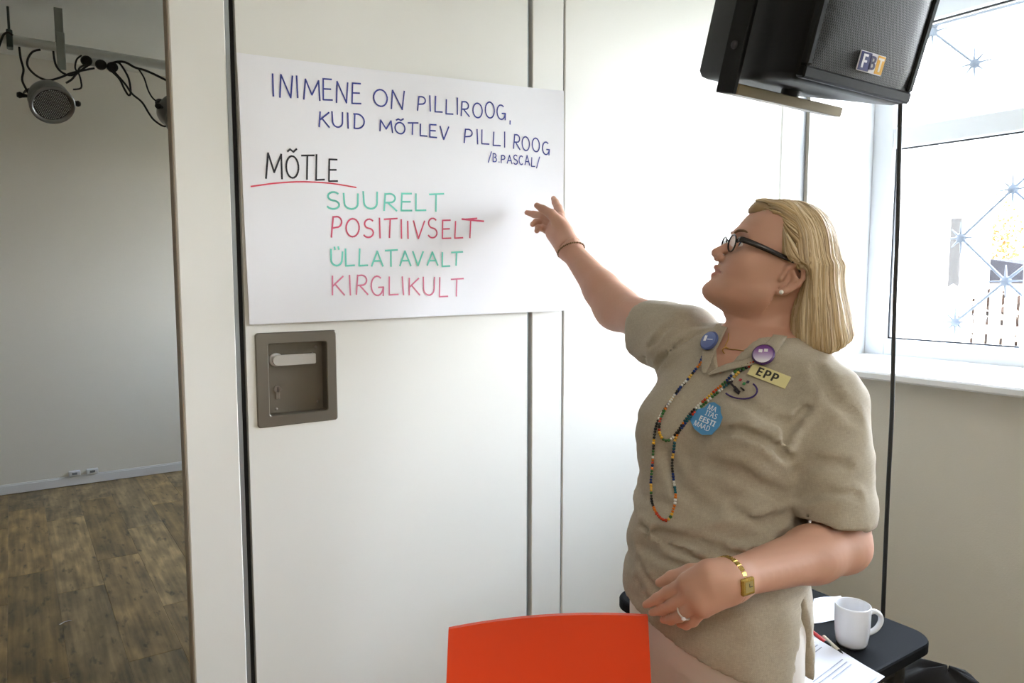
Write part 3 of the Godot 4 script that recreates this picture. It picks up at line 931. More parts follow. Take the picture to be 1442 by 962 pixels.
# ------------------------------------------------------------------ table, mug, papers, chair
const TY := 0.70
func furniture() -> void:
	var tb := thing("side_table", "small black table with rounded corners behind the woman", "table", Vector3(1.41, 0, 0.72))
	var s := st_new()
	var x0 := 1.175 - 1.41
	var x1 := 1.617 - 1.41
	var z0 := 0.425 - 0.72
	var z1 := 0.985 - 0.72
	var tp := rounded(Vector2(x0, z0), Vector2(x1, z1), 0.055, 8)
	var inset := func(by: float) -> PackedVector2Array:
		return rounded(Vector2(x0 + by, z0 + by), Vector2(x1 - by, z1 - by), 0.055 - by * 0.5, 8)
	var rows := [[inset.call(0.006), TY - 0.028], [inset.call(0.0), TY - 0.024], [inset.call(0.0), TY - 0.005], [inset.call(0.002), TY - 0.0015], [inset.call(0.006), TY]]
	s.set_smooth_group(-1)
	for i in rows.size() - 1:
		var A: PackedVector2Array = rows[i][0]
		var B: PackedVector2Array = rows[i + 1][0]
		for k in A.size():
			var k2 := (k + 1) % A.size()
			quad(s, Vector3(A[k2].x, rows[i][1], A[k2].y), Vector3(A[k].x, rows[i][1], A[k].y), Vector3(B[k].x, rows[i + 1][1], B[k].y), Vector3(B[k2].x, rows[i + 1][1], B[k2].y))
	for e in [0, 4]:
		var A: PackedVector2Array = rows[e][0]
		for k in range(1, A.size() - 1):
			var q := [Vector3(A[0].x, rows[e][1], A[0].y), Vector3(A[k].x, rows[e][1], A[k].y), Vector3(A[k + 1].x, rows[e][1], A[k + 1].y)]
			if e == 4: tri(s, q[0], q[2], q[1])
			else: tri(s, q[0], q[1], q[2])
	put("table_top", done(s), relief(mat(sc(18, 19, 21), 0.6, 0.0, 0.15), mats.fine, 0.01, 20.0), tb)
	s = st_new()
	bx(s, Vector3(x0 + 0.05, TY - 0.085, z0 + 0.05), Vector3(x1 - 0.05, TY - 0.028, z0 + 0.065))
	bx(s, Vector3(x0 + 0.05, TY - 0.085, z1 - 0.065), Vector3(x1 - 0.05, TY - 0.028, z1 - 0.05))
	bx(s, Vector3(x0 + 0.05, TY - 0.085, z0 + 0.05), Vector3(x0 + 0.065, TY - 0.028, z1 - 0.05))
	bx(s, Vector3(x1 - 0.065, TY - 0.085, z0 + 0.05), Vector3(x1 - 0.05, TY - 0.028, z1 - 0.05))
	put("apron", done(s), mats.black, tb)
	for q in [[x0 + 0.06, z0 + 0.06], [x1 - 0.06, z0 + 0.06], [x0 + 0.06, z1 - 0.06], [x1 - 0.06, z1 - 0.06]]:
		s = st_new()
		tube(s, [Vector3(q[0], 0, q[1]), Vector3(q[0], TY - 0.03, q[1])], [0.016, 0.02], 12)
		put("leg", done(s), mats.black, tb)
	# mug
	var mug := thing("mug", "white ceramic mug standing on the black table", "mug", Vector3(1.4353, 0.7000, 0.8949), -0.62)
	s = st_new()
	lathe(s, [Vector2(0.0001, 0.004), Vector2(0.024, 0.002), Vector2(0.027, 0.0), Vector2(0.0305, 0.006), Vector2(0.0338, 0.026), Vector2(0.0352, 0.05), Vector2(0.0358, 0.084), Vector2(0.0352, 0.0872), Vector2(0.0342, 0.0878), Vector2(0.033, 0.086), Vector2(0.032, 0.05), Vector2(0.0305, 0.026), Vector2(0.0275, 0.008), Vector2(0.0001, 0.006)], 36)
	var mm := mat(sc(228, 230, 236), 0.15)
	mm.clearcoat_enabled = true
	mm.clearcoat = 0.6
	put("cup", done(s), mm, mug)
	s = st_new()
	tube(s, smooth_path([Vector3(0.033, 0.07, 0), Vector3(0.046, 0.072, 0), Vector3(0.057, 0.064, 0), Vector3(0.059, 0.05, 0), Vector3(0.052, 0.036, 0), Vector3(0.042, 0.028, 0), Vector3(0.032, 0.024, 0)], 5), 0.0052, 10, true, 1.3)
	put("handle", done(s), mm, mug)
	# papers
	var pm := mat(sc(230, 233, 246), 0.8)
	var sheet := func(called: String, label: String, group: String, quadpx: Array, y: float) -> MeshInstance3D:
		var q := st_new()
		var N := 8
		q.set_smooth_group(0)
		var f := func(i: int, j: int, lift: float) -> Vector3:
			var a: Vector3 = quadpx[0].lerp(quadpx[1], float(i) / N)
			var b: Vector3 = quadpx[3].lerp(quadpx[2], float(i) / N)
			var v := a.lerp(b, float(j) / N)
			return Vector3(v.x, y + lift + 0.0015 * (sin(i * 0.7 + j * 0.4) + 1.0), v.z)
		for i in N:
			for j in N:
				quad(q, f.call(i, j, 0.0006), f.call(i + 1, j, 0.0006), f.call(i + 1, j + 1, 0.0006), f.call(i, j + 1, 0.0006))
				quad(q, f.call(i, j + 1, 0.0), f.call(i + 1, j + 1, 0.0), f.call(i + 1, j, 0.0), f.call(i, j, 0.0))
		var o := put(called, done(q), pm)
		tag(o, label, "paper", group)
		return o
	var A := [Vector3(1.3855, 0.7000, 0.8241), Vector3(1.3542, 0.7000, 1.0000), Vector3(1.1526, 0.7000, 1.0216), Vector3(1.1687, 0.7000, 0.8590)]
	var shift := Vector3(0.012, 0, 0.006)
	sheet.call("document", "white sheet at the bottom of the paper pile on the black table", "", [A[0] + shift, A[1] + shift, A[2] + shift, A[3] + shift], TY + 0.0008)
	var doc: MeshInstance3D = sheet.call("document", "printed sheet lying on top of the paper pile beside the mug", "", A, TY + 0.0048)
	# its printed lines
	s = st_new()
	s.set_smooth_group(-1)
	var dn := func(a: float, b: float, h: float) -> Vector3:
		var p: Vector3 = A[0].lerp(A[1], a)
		var q: Vector3 = A[3].lerp(A[2], a)
		var v := p.lerp(q, b)
		return Vector3(v.x, h, v.z)
	for row in [[0.10, 0.15, 0.7], [0.16, 0.08, 0.62], [0.22, 0.1, 0.66], [0.28, 0.1, 0.4], [0.58, 0.1, 0.7], [0.64, 0.1, 0.72], [0.70, 0.1, 0.5]]:
		var hh := TY + 0.0092
		quad(s, dn.call(row[0], row[1], hh), dn.call(row[0] + 0.014, row[1], hh), dn.call(row[0] + 0.014, row[2], hh), dn.call(row[0], row[2], hh))
	put("print_lines", done(s), mat(sc(150, 156, 176), 0.8), doc)
	var B := [Vector3(1.5597, 0.7000, 0.7231), Vector3(1.6316, 0.7000, 0.7480), Vector3(1.5375, 0.7000, 0.8276), Vector3(1.4385, 0.7000, 0.7935)]
	sheet.call("document", "blank white sheet lying behind the white mug", "", B, TY + 0.001)
	# pens
	var pens := [["pen", "red pen lying beside the paper pile on the black table", sc(190, 40, 44), Vector3(1.4086, 0.7070, 0.8064), Vector3(1.3785, 0.7070, 0.8835)], ["pen", "cream and black ballpoint pen lying beside the mug", sc(208, 202, 184), Vector3(1.4038, 0.7060, 0.8507), Vector3(1.3689, 0.7060, 0.9166)]]
	for q in pens:
		var pt := thing(q[0], q[1], "pen", q[3])
		var d: Vector3 = q[4] - q[3]
		s = st_new()
		tube(s, [Vector3.ZERO, d * 0.8], 0.0042, 10)
		put("barrel", done(s), mat(q[2], 0.3), pt)
		s = st_new()
		tube(s, [d * 0.8, d * 0.93, d], [0.0042, 0.003, 0.0006], 10)
		put("tip", done(s), mats.rubber, pt)
	# dark bag leaning on the wall behind the table
	bag()
	chair()

func bag() -> void:
	var t := thing("bag", "black soft bag on the floor between the table and the window wall", "bag", Vector3(1.743, 0, 0.950), 0.2)
	var s := st_new()
	s.set_smooth_group(0)
	var rows := []
	var n := 28
	for r in [[0.0, 0.8], [0.01, 0.93], [0.06, 1.0], [0.2, 1.0], [0.34, 0.95], [0.46, 0.82], [0.53, 0.62], [0.565, 0.36], [0.575, 0.02]]:
		var ring := []
		for k in n:
			var a := TAU * k / n
			var c := cos(a)
			var d := sin(a)
			var q := pow(pow(absf(c), 3.0) + pow(absf(d), 3.0), -1.0 / 3.0)
			var wob := 1.0 + 0.03 * sin(k * 1.7 + r[0] * 21.0)
			ring.append(Vector3(c * q * 0.07 * r[1] * wob, r[0] + 0.008 * sin(k * 0.9), d * q * 0.17 * r[1] * wob))
		rows.append(ring)
	for i in rows.size() - 1:
		for k in n:
			var k2 := (k + 1) % n
			quad(s, rows[i][k2], rows[i][k], rows[i + 1][k], rows[i + 1][k2])
	put("bag_body", done(s), mat(sc(22, 22, 25), 0.8), t)
	for z in [-0.05, 0.05]:
		s = st_new()
		tube(s, smooth_path([Vector3(0.03, 0.53, z - 0.05), Vector3(0.085, 0.5, z - 0.03), Vector3(0.085, 0.5, z + 0.03), Vector3(0.03, 0.53, z + 0.05)], 5), 0.008, 7)
		put("carry_handle", done(s), mats.black, t)

func chair() -> void:
	# only the back shows; the seat and legs stand below the frame
	var tl := Vector3(0.5578, 0.9194, 0.7296)
	var tr := Vector3(0.8204, 0.9399, 0.9051)
	var d := tr - tl
	var yaw := atan2(-d.z, d.x)
	var mid := (tl + tr) / 2
	var w := Vector2(d.x, d.z).length()
	var t := thing("chair", "orange plastic shell chair in front of the woman", "chair", Vector3(mid.x, 0, mid.z), yaw)
	var om := mat(sc(222, 62, 8), 0.36)
	var s := st_new()
	s.set_smooth_group(0)
	var N := 24
	var M := 20
	# y of the top edge: gentle arch rising to the right as its corner turns
	var S := func(i: int, j: int, off: float) -> Vector3:
		var a := float(i) / N * 2 - 1
		var b := float(j) / M
		var half := w / 2 * (1.0 + 0.10 * (1 - b))
		var top := lerpf(tl.y, tr.y, (a + 1) / 2) + 0.003 * (1 - a * a)
		var y := lerpf(0.47, top, b)
		var bend := 0.055 * a * a
		var lean := 0.09 * (1 - b) + 0.05 * pow(1 - b, 4)
		return Vector3(a * half, y, bend * 0.3 + off + lean)
	for i in N:
		for j in M:
			quad(s, S.call(i, j, 0.004), S.call(i + 1, j, 0.004), S.call(i + 1, j + 1, 0.004), S.call(i, j + 1, 0.004))
			quad(s, S.call(i, j + 1, -0.004), S.call(i + 1, j + 1, -0.004), S.call(i + 1, j, -0.004), S.call(i, j, -0.004))
	s.set_smooth_group(-1)
	for i in N: quad(s, S.call(i, M, 0.004), S.call(i + 1, M, 0.004), S.call(i + 1, M, -0.004), S.call(i, M, -0.004))
	for j in M:
		quad(s, S.call(0, j, -0.004), S.call(0, j, 0.004), S.call(0, j + 1, 0.004), S.call(0, j + 1, -0.004))
		quad(s, S.call(N, j, 0.004), S.call(N, j, -0.004), S.call(N, j + 1, -0.004), S.call(N, j + 1, 0.004))
	put("backrest", done(s), om, t)
	s = st_new()
	var sp := rounded(Vector2(-0.21, 0.12), Vector2(0.21, 0.52), 0.05, 6)
	prism(s, sp, -0.47, -0.455, Transform3D(Basis(Vector3.RIGHT, PI / 2), Vector3.ZERO) * Transform3D.IDENTITY)
	put("seat", done(s), om, t)
	for q in [[-0.18, 0.16], [0.18, 0.16], [-0.18, 0.48], [0.18, 0.48]]:
		s = st_new()
		tube(s, [Vector3(q[0] * 1.1, 0, q[1] + (-0.03 if q[1] < 0.3 else 0.03)), Vector3(q[0], 0.458, q[1])], 0.011, 10)
		put("leg", done(s), mat(sc(150, 150, 150), 0.25, 0.9), t)

# ------------------------------------------------------------------ the poster on the door
const PTL := Vector2(0.4375, 1.9652)
const PTR := Vector2(1.3391, 2.0020)
const PBL := Vector2(0.4460, 1.3652)
const PBR := Vector2(1.3490, 1.3729)

func sheet_z(x: float, y: float) -> float:      # how far the paper stands off the door
	var a := clampf((x - 0.44) / 0.905, 0, 1)
	var b := clampf((y - 1.37) / 0.62, 0, 1)
	return 0.0022 + 0.0022 * (1 + sin(a * 9.0 + b * 2.0)) + 0.0014 * (1 + sin(b * 11.0 + a * 5.0)) + 0.008 * pow(a, 5) * pow(b, 2) + 0.010 * pow(a, 8) + 0.006 * pow(1 - b, 8) * (0.4 + 0.6 * a)

func poster() -> void:
	var t := thing("poster", "large white paper sheet with handwritten coloured lettering stuck on the door", "poster", Vector3.ZERO)
	var N := 46
	var M := 32
	var s := st_new()
	s.set_smooth_group(0)
	var g := func(i: int, j: int, off: float) -> Vector3:
		var a := float(i) / N
		var b := float(j) / M
		var p := PBL.lerp(PBR, a).lerp(PTL.lerp(PTR, a), b)
		return Vector3(p.x, p.y, sheet_z(p.x, p.y) + off)
	for i in N:
		for j in M:
			quad(s, g.call(i, j, 0.0), g.call(i + 1, j, 0.0), g.call(i + 1, j + 1, 0.0), g.call(i, j + 1, 0.0))
			quad(s, g.call(i, j + 1, -0.0004), g.call(i + 1, j + 1, -0.0004), g.call(i + 1, j, -0.0004), g.call(i, j, -0.0004))
	put("sheet", done(s), mat(sc(236, 236, 240), 0.75), t)
	var blue := mat(sc(52, 62, 140), 0.7)
	var black := mat(sc(26, 26, 34), 0.7)
	var teal := mat(sc(112, 204, 186), 0.7)
	var red := mat(sc(204, 78, 106), 0.7)
	var pink := mat(sc(214, 122, 150), 0.7)
	# text, corners (bottom left, bottom right, top left, top right), pen, width
	var words := [
		["INIMENE", [Vector2(0.5111, 1.8804), Vector2(0.7282, 1.8925), Vector2(0.5127, 1.9326), Vector2(0.7291, 1.9389)], blue, 0.0037],
		["ON", [Vector2(0.7605, 1.8913), Vector2(0.8427, 1.8931), Vector2(0.7613, 1.9323), Vector2(0.8433, 1.9373)], blue, 0.0037],
		["PILLIROOG,", [Vector2(0.8809, 1.8946), Vector2(1.1628, 1.8985), Vector2(0.8814, 1.9332), Vector2(1.1628, 1.9386)], blue, 0.0037],
		["KUID", [Vector2(0.6197, 1.8260), Vector2(0.7350, 1.8326), Vector2(0.6206, 1.8633), Vector2(0.7357, 1.8683)], blue, 0.0037],
		["MÕTLEV", [Vector2(0.7759, 1.8340), Vector2(0.9687, 1.8305), Vector2(0.7764, 1.8596), Vector2(0.9690, 1.8672)], blue, 0.0037],
		["PILLI", [Vector2(1.0157, 1.8287), Vector2(1.1463, 1.8281), Vector2(1.0160, 1.8643), Vector2(1.1463, 1.8666)], blue, 0.0036],
		["ROOG", [Vector2(1.1710, 1.8270), Vector2(1.2913, 1.8190), Vector2(1.1710, 1.8658), Vector2(1.2911, 1.8573)], blue, 0.0036],
		["/B.PASCAL/", [Vector2(1.0896, 1.7847), Vector2(1.2585, 1.7832), Vector2(1.0896, 1.8062), Vector2(1.2584, 1.8092)], blue, 0.0031],
		["MÕTLE", [Vector2(0.4918, 1.6973), Vector2(0.6626, 1.7035), Vector2(0.4936, 1.7585), Vector2(0.6639, 1.7579)], black, 0.0041],
		["SUURELT", [Vector2(0.6333, 1.6372), Vector2(0.9484, 1.6430), Vector2(0.6342, 1.6753), Vector2(0.9488, 1.6849)], teal, 0.0045],
		["POSITIIVSELT", [Vector2(0.6440, 1.5683), Vector2(1.0490, 1.5761), Vector2(0.6451, 1.6142), Vector2(1.0493, 1.6244)], red, 0.0039],
		["ÜLLATAVALT", [Vector2(0.6393, 1.4998), Vector2(1.0057, 1.5021), Vector2(0.6402, 1.5385), Vector2(1.0060, 1.5386)], teal, 0.0045],
		["KIRGLIKULT", [Vector2(0.6393, 1.4310), Vector2(1.0051, 1.4204), Vector2(0.6404, 1.4774), Vector2(1.0055, 1.4688)], pink, 0.0039],
	]
	var rng := RandomNumberGenerator.new()
	rng.seed = 3
	var line := func(st: SurfaceTool, pts: Array, wd: float) -> void:
		st.set_smooth_group(-1)
		for i in pts.size() - 1:
			var p: Vector2 = pts[i]
			var q: Vector2 = pts[i + 1]
			var d := (q - p).normalized() * wd / 2
			p -= d * 0.6
			q += d * 0.6
			var nn := Vector2(-d.y, d.x)
			var n := maxi(1, int((q - p).length() / 0.02))
			for k in n:
				var u := p.lerp(q, float(k) / n)
				var v := p.lerp(q, float(k + 1) / n)
				var f := func(w2: Vector2) -> Vector3: return Vector3(w2.x, w2.y, sheet_z(w2.x, w2.y) + 0.0007)
				quad(st, f.call(u - nn), f.call(v - nn), f.call(v + nn), f.call(u + nn))
	for wd in words:
		var txt: String = wd[0]
		var total := 0.0
		for ch in txt: total += glyph(ch)[0]
		var gap := 0.17
		total += gap * (txt.length() - 1)
		var x := 0.0
		for ch in txt:
			s = st_new()
			var gl = glyph(ch)
			var jit := Vector2(rng.randf_range(-0.03, 0.03), rng.randf_range(-0.05, 0.05))
			var lean := rng.randf_range(-0.05, 0.03)
			var tall := rng.randf_range(0.9, 1.08)
			for stroke in gl[1]:
				var pts := []
				for q in stroke:
					var a: float = (x + q.x * gl[0] + jit.x + lean * q.y * 0.6) / total
					var b: float = q.y * tall + jit.y
					pts.append(wd[1][0].lerp(wd[1][1], a).lerp(wd[1][2].lerp(wd[1][3], a), b))
				line.call(s, pts, wd[3])
			put("letter", done(s), wd[2], t)
			x += gl[0] + gap
	s = st_new()
	line.call(s, smooth_path([Vector2(0.4594, 1.6763), Vector2(0.4843, 1.6814), Vector2(0.5196, 1.6880), Vector2(0.5777, 1.6948), Vector2(0.6454, 1.6958), Vector2(0.7097, 1.6904)], 4), 0.0034)
	put("underline", done(s), mat(sc(214, 70, 90), 0.7), t)
	# long bar over the last letter of the red line, and the strip of tape at the lower edge
	s = st_new()
	line.call(s, [Vector2(1.0066, 1.6260), Vector2(1.0730, 1.6229)], 0.005)
	put("letter_bar", done(s), red, t)

func arc(cx: float, cy: float, rx: float, ry: float, a0: float, a1: float, n := 12) -> Array:
	var out := []
	for k in n + 1:
		var a := deg_to_rad(lerpf(a0, a1, float(k) / n))
		out.append(Vector2(cx + cos(a) * rx, cy + sin(a) * ry))
	return out

# hand-drawn capitals: [width, strokes], points in a box 0..1 by 0..1
func glyph(c: String) -> Array:
	match c:
		"I": return [0.14, [[Vector2(0.4, 1), Vector2(0.5, 0)]]]
		"N": return [0.5, [[Vector2(0, 0), Vector2(0.06, 1)], [Vector2(0.06, 1), Vector2(0.88, 0.02)], [Vector2(0.88, 0.02), Vector2(1, 1)]]]
		"M": return [0.68, [[Vector2(0, 0), Vector2(0.1, 1)], [Vector2(0.1, 1), Vector2(0.5, 0.25)], [Vector2(0.5, 0.25), Vector2(0.92, 1)], [Vector2(0.92, 1), Vector2(1, 0)]]]
		"E": return [0.42, [[Vector2(0.1, 1), Vector2(0.05, 0)], [Vector2(0.08, 1), Vector2(0.95, 1.02)], [Vector2(0.08, 0.52), Vector2(0.85, 0.54)], [Vector2(0.05, 0), Vector2(1, 0.02)]]]
		"O": return [0.56, [arc(0.5, 0.5, 0.48, 0.5, 100, 470, 22)]]
		"P": return [0.42, [[Vector2(0.15, 1), Vector2(0.0, 0)], [Vector2(0.14, 0.98)] + arc(0.5, 0.74, 0.46, 0.26, 90, -90, 10) + [Vector2(0.1, 0.44)]]]
		"L": return [0.4, [[Vector2(0.1, 1), Vector2(0.05, 0)], [Vector2(0.05, 0), Vector2(1, 0.03)]]]
		"R": return [0.46, [[Vector2(0.12, 1), Vector2(0.0, 0)], [Vector2(0.1, 0.97)] + arc(0.48, 0.74, 0.42, 0.26, 95, -90, 10) + [Vector2(0.1, 0.46)], [Vector2(0.3, 0.46), Vector2(1, 0.0)]]]
		"G": return [0.54, [arc(0.5, 0.5, 0.46, 0.5, 55, 350, 16), [Vector2(0.6, 0.42), Vector2(0.98, 0.44)], [Vector2(0.98, 0.44), Vector2(0.94, 0.0)]]]
		",": return [0.16, [[Vector2(0.5, 0.02), Vector2(0.5, -0.2)]]]
		"K": return [0.48, [[Vector2(0.1, 1), Vector2(0.04, 0)], [Vector2(0.95, 1), Vector2(0.08, 0.46)], [Vector2(0.3, 0.56), Vector2(1, 0)]]]
		"U": return [0.52, [[Vector2(0.02, 1), Vector2(0.04, 0.4)] + arc(0.49, 0.36, 0.45, 0.36, 180, 360, 10) + [Vector2(0.98, 1)]]]
		"Ü": return [0.52, [[Vector2(0.02, 1), Vector2(0.04, 0.4)] + arc(0.49, 0.36, 0.45, 0.36, 180, 360, 10) + [Vector2(0.98, 0.85)], [Vector2(0.3, 1.14), Vector2(0.34, 1.0)], [Vector2(0.62, 1.16), Vector2(0.66, 1.02)]]]
		"D": return [0.52, [[Vector2(0.1, 1), Vector2(0.05, 0)], [Vector2(0.0, 0.98)] + arc(0.3, 0.5, 0.68, 0.49, 90, -90, 12) + [Vector2(0.02, 0.02)]]]
		"Õ": return [0.56, [arc(0.5, 0.46, 0.48, 0.46, 100, 470, 22), [Vector2(0.15, 1.1), Vector2(0.35, 1.2), Vector2(0.6, 1.1), Vector2(0.85, 1.24)]]]
		"T": return [0.46, [[Vector2(0.46, 0.98), Vector2(0.42, 0)], [Vector2(-0.1, 0.97), Vector2(1.12, 1.03)]]]
		"V": return [0.5, [[Vector2(0, 1), Vector2(0.45, 0)], [Vector2(0.45, 0), Vector2(1, 1)]]]
		"S": return [0.46, [arc(0.52, 0.75, 0.42, 0.25, 40, 262, 10) + arc(0.46, 0.25, 0.46, 0.25, 82, -150, 12)]]
		"A": return [0.52, [[Vector2(0, 0), Vector2(0.48, 1)], [Vector2(0.48, 1), Vector2(1, 0)], [Vector2(0.16, 0.34), Vector2(0.84, 0.36)]]]
		"B": return [0.42, [[Vector2(0.1, 1), Vector2(0.05, 0)], [Vector2(0.08, 0.98)] + arc(0.4, 0.76, 0.42, 0.23, 90, -90, 8) + arc(0.42, 0.27, 0.5, 0.26, 90, -90, 8) + [Vector2(0.05, 0)]]]
		"C": return [0.46, [arc(0.52, 0.5, 0.5, 0.5, 55, 310, 14)]]
		"/": return [0.3, [[Vector2(0, -0.15), Vector2(1, 1.15)]]]
		".": return [0.14, [[Vector2(0.4, 0.0), Vector2(0.6, 0.04)]]]
	return [0.4, []]

# ------------------------------------------------------------------ implicit surfaces
func cap(p: Vector3, a: Vector3, b: Vector3, ra: float, rb: float) -> float:
	var pa := p - a
	var ba := b - a
	var h := clampf(pa.dot(ba) / ba.dot(ba), 0.0, 1.0)
	return (pa - ba * h).length() - lerpf(ra, rb, h)

func smin(a: float, b: float, k: float) -> float:
	var h := maxf(k - absf(a - b), 0.0) / k
	return minf(a, b) - h * h * k * 0.25

func smax(a: float, b: float, k: float) -> float:
	return -smin(-a, -b, k)

func tab(t: PackedFloat32Array, x: float, col: int, cols: int) -> float:
	# rows sorted by falling first column, smooth between them
	var n := t.size() / cols
	if x >= t[0]: return t[col]
	for i in range(1, n):
		if x >= t[i * cols]:
			var u := (x - t[i * cols]) / (t[(i - 1) * cols] - t[i * cols])
			var a := t[i * cols + col]
			var b := t[(i - 1) * cols + col]
			var a0 := t[mini(i + 1, n - 1) * cols + col]
			var b1 := t[maxi(i - 2, 0) * cols + col]
			return cubic_interpolate(a, b, a0, b1, u)
	return t[(n - 1) * cols + col]

var NV := PackedVector3Array()
var NI := PackedInt32Array()

func nets(field: Callable, lo: Vector3, hi: Vector3, h: float, slack := 1.12) -> void:
	var nx := int(ceil((hi.x - lo.x) / h / 4.0)) * 4 + 1
	var ny := int(ceil((hi.y - lo.y) / h / 4.0)) * 4 + 1
	var nz := int(ceil((hi.z - lo.z) / h / 4.0)) * 4 + 1
	var grid := PackedFloat32Array()
	grid.resize(nx * ny * nz)
	grid.fill(1e9)
	var vid := PackedInt32Array()
	vid.resize(nx * ny * nz)
	vid.fill(-1)
	var sy := nx
	var sz := nx * ny
	var margin := 4.0 * h * 0.87 * slack + 0.001
	var act := PackedInt32Array()
	for bz in range(0, nz - 1, 4):
		for by in range(0, ny - 1, 4):
			for bxx in range(0, nx - 1, 4):
				var d: float = field.call(lo + Vector3(bxx + 2, by + 2, bz + 2) * h)
				if absf(d) > margin: continue
				act.append(bxx + by * sy + bz * sz)
				for k in 5:
					for j in 5:
						for i in 5:
							var at := (bxx + i) + (by + j) * sy + (bz + k) * sz
							if grid[at] > 1e8: grid[at] = field.call(lo + Vector3(bxx + i, by + j, bz + k) * h)
	var offs := [0, 1, sy, sy + 1, sz, sz + 1, sz + sy, sz + sy + 1]
	var edges := [[0, 1], [2, 3], [4, 5], [6, 7], [0, 2], [1, 3], [4, 6], [5, 7], [0, 4], [1, 5], [2, 6], [3, 7]]
	for base in act:
		for c in 64:
			var at := base + (c & 3) + ((c >> 2) & 3) * sy + (c >> 4) * sz
			var m := 0
			for q in 8:
				if grid[at + offs[q]] < 0.0: m |= 1 << q
			if m == 0 or m == 255: continue
			var sum := Vector3.ZERO
			var n := 0
			for e in edges:
				var e0: int = e[0]
				var e1: int = e[1]
				if ((m >> e0) & 1) == ((m >> e1) & 1): continue
				var a := grid[at + offs[e0]]
				var b := grid[at + offs[e1]]
				var t := a / (a - b)
				var pa := Vector3(e0 & 1, (e0 >> 1) & 1, e0 >> 2)
				var pb := Vector3(e1 & 1, (e1 >> 1) & 1, e1 >> 2)
				sum += pa.lerp(pb, t)
				n += 1
			var x := at % nx
			var y := (at / nx) % ny
			var z := at / sz
			vid[at] = NV.size()
			NV.append(lo + (Vector3(x, y, z) + sum / n) * h)
	for base in act:
		for c in 64:
			var at := base + (c & 3) + ((c >> 2) & 3) * sy + (c >> 4) * sz
			if vid[at] < 0: continue
			var inside := grid[at] < 0.0
			for ax in 3:
				var st: int = [1, sy, sz][ax]
				var s1: int = [sy, sz, 1][ax]
				var s2: int = [sz, 1, sy][ax]
				if (grid[at + st] < 0.0) == inside: continue
				if at - s1 - s2 < 0: continue
				var a := vid[at]
				var b := vid[at - s1]
				var d := vid[at - s2]
				var e := vid[at - s1 - s2]
				if b < 0 or d < 0 or e < 0: continue
				if inside: NI.append_array(PackedInt32Array([a, e, b, a, d, e]))
				else: NI.append_array(PackedInt32Array([a, b, e, a, e, d]))

func nets_mesh(paint = null) -> ArrayMesh:
	var nrm := PackedVector3Array()
	nrm.resize(NV.size())
	for i in range(0, NI.size(), 3):
		var a := NV[NI[i]]
		var n := (NV[NI[i + 2]] - a).cross(NV[NI[i + 1]] - a)
		nrm[NI[i]] += n
		nrm[NI[i + 1]] += n
		nrm[NI[i + 2]] += n
	for i in nrm.size(): nrm[i] = nrm[i].normalized()
	var arr := []
	arr.resize(Mesh.ARRAY_MAX)
	arr[Mesh.ARRAY_VERTEX] = NV
	arr[Mesh.ARRAY_NORMAL] = nrm
	arr[Mesh.ARRAY_INDEX] = NI
	if paint != null:
		var col := PackedColorArray()
		col.resize(NV.size())
		for i in NV.size(): col[i] = paint.call(NV[i])
		arr[Mesh.ARRAY_COLOR] = col
	var m := ArrayMesh.new()
	m.add_surface_from_arrays(Mesh.PRIMITIVE_TRIANGLES, arr)
	NV = PackedVector3Array()
	NI = PackedInt32Array()
	return m

# ------------------------------------------------------------------ the woman: own axes x to her left-hand side of the wall, y up
const TR := Vector3(0.63, 0, 0.7766)        # towards her left shoulder
const TF := Vector3(-0.7766, 0, 0.63)       # the way her chest faces
# height, centre x, centre z, half width, half depth of the tunic
var TORSO := PackedFloat32Array([
	1.385, 0.122, -0.150, 0.060, 0.050,
	1.36, 0.121, -0.148, 0.120, 0.078,
	1.33, 0.120, -0.145, 0.155, 0.092,
	1.28, 0.112, -0.138, 0.168, 0.108,
	1.22, 0.094, -0.124, 0.172, 0.122,
	1.15, 0.076, -0.104, 0.167, 0.124,
	1.08, 0.054, -0.080, 0.160, 0.127,
	1.02, 0.041, -0.062, 0.162, 0.131,
	0.96, 0.034, -0.050, 0.166, 0.136,
	0.90, 0.034, -0.045, 0.170, 0.139,
	0.84, 0.036, -0.045, 0.173, 0.142,
	0.76, 0.038, -0.045, 0.174, 0.144])

func torso(p: Vector3, grow: float) -> float:
	var cx := tab(TORSO, p.y, 1, 5)
	var cz := tab(TORSO, p.y, 2, 5)
	var a := tab(TORSO, p.y, 3, 5) + grow
	var b := tab(TORSO, p.y, 4, 5) + grow
	var q := Vector3(p.x - cx, 0, p.z - cz)
	var u := q.dot(TR)
	var v := q.dot(TF)
	var e := pow(pow(absf(u) / a, 2.3) + pow(absf(v) / b, 2.3), 1.0 / 2.3)
	var d := (e - 1.0) * minf(a, b) if e < 1.0 else (1.0 - 1.0 / e) * Vector2(u, v).length()
	var over := p.y - (1.385 + grow)
	if over > 0.0: d = sqrt(maxf(d, 0.0) * maxf(d, 0.0) + over * over) if d > 0.0 else over
	return d

const SHR := Vector3(0.0213, 1.3452, -0.2682)
const ELR := Vector3(-0.0816, 1.3982, -0.5241)
const WRR := Vector3(-0.1855, 1.5480, -0.6783)
const SHL := Vector3(0.2219, 1.2716, -0.0104)
const ELL := Vector3(0.2145, 1.0319, 0.0667)
const WRL := Vector3(-0.0156, 1.0302, 0.2024)
const SHL2 := Vector3(0.2099, 1.2578, -0.0041)
const HEML := Vector3(0.1960, 1.0309, 0.0768)
const HEMR := Vector3(-0.0843, 1.3672, -0.5263)

var wrinkle: FastNoiseLite
var wrinkle2: FastNoiseLite

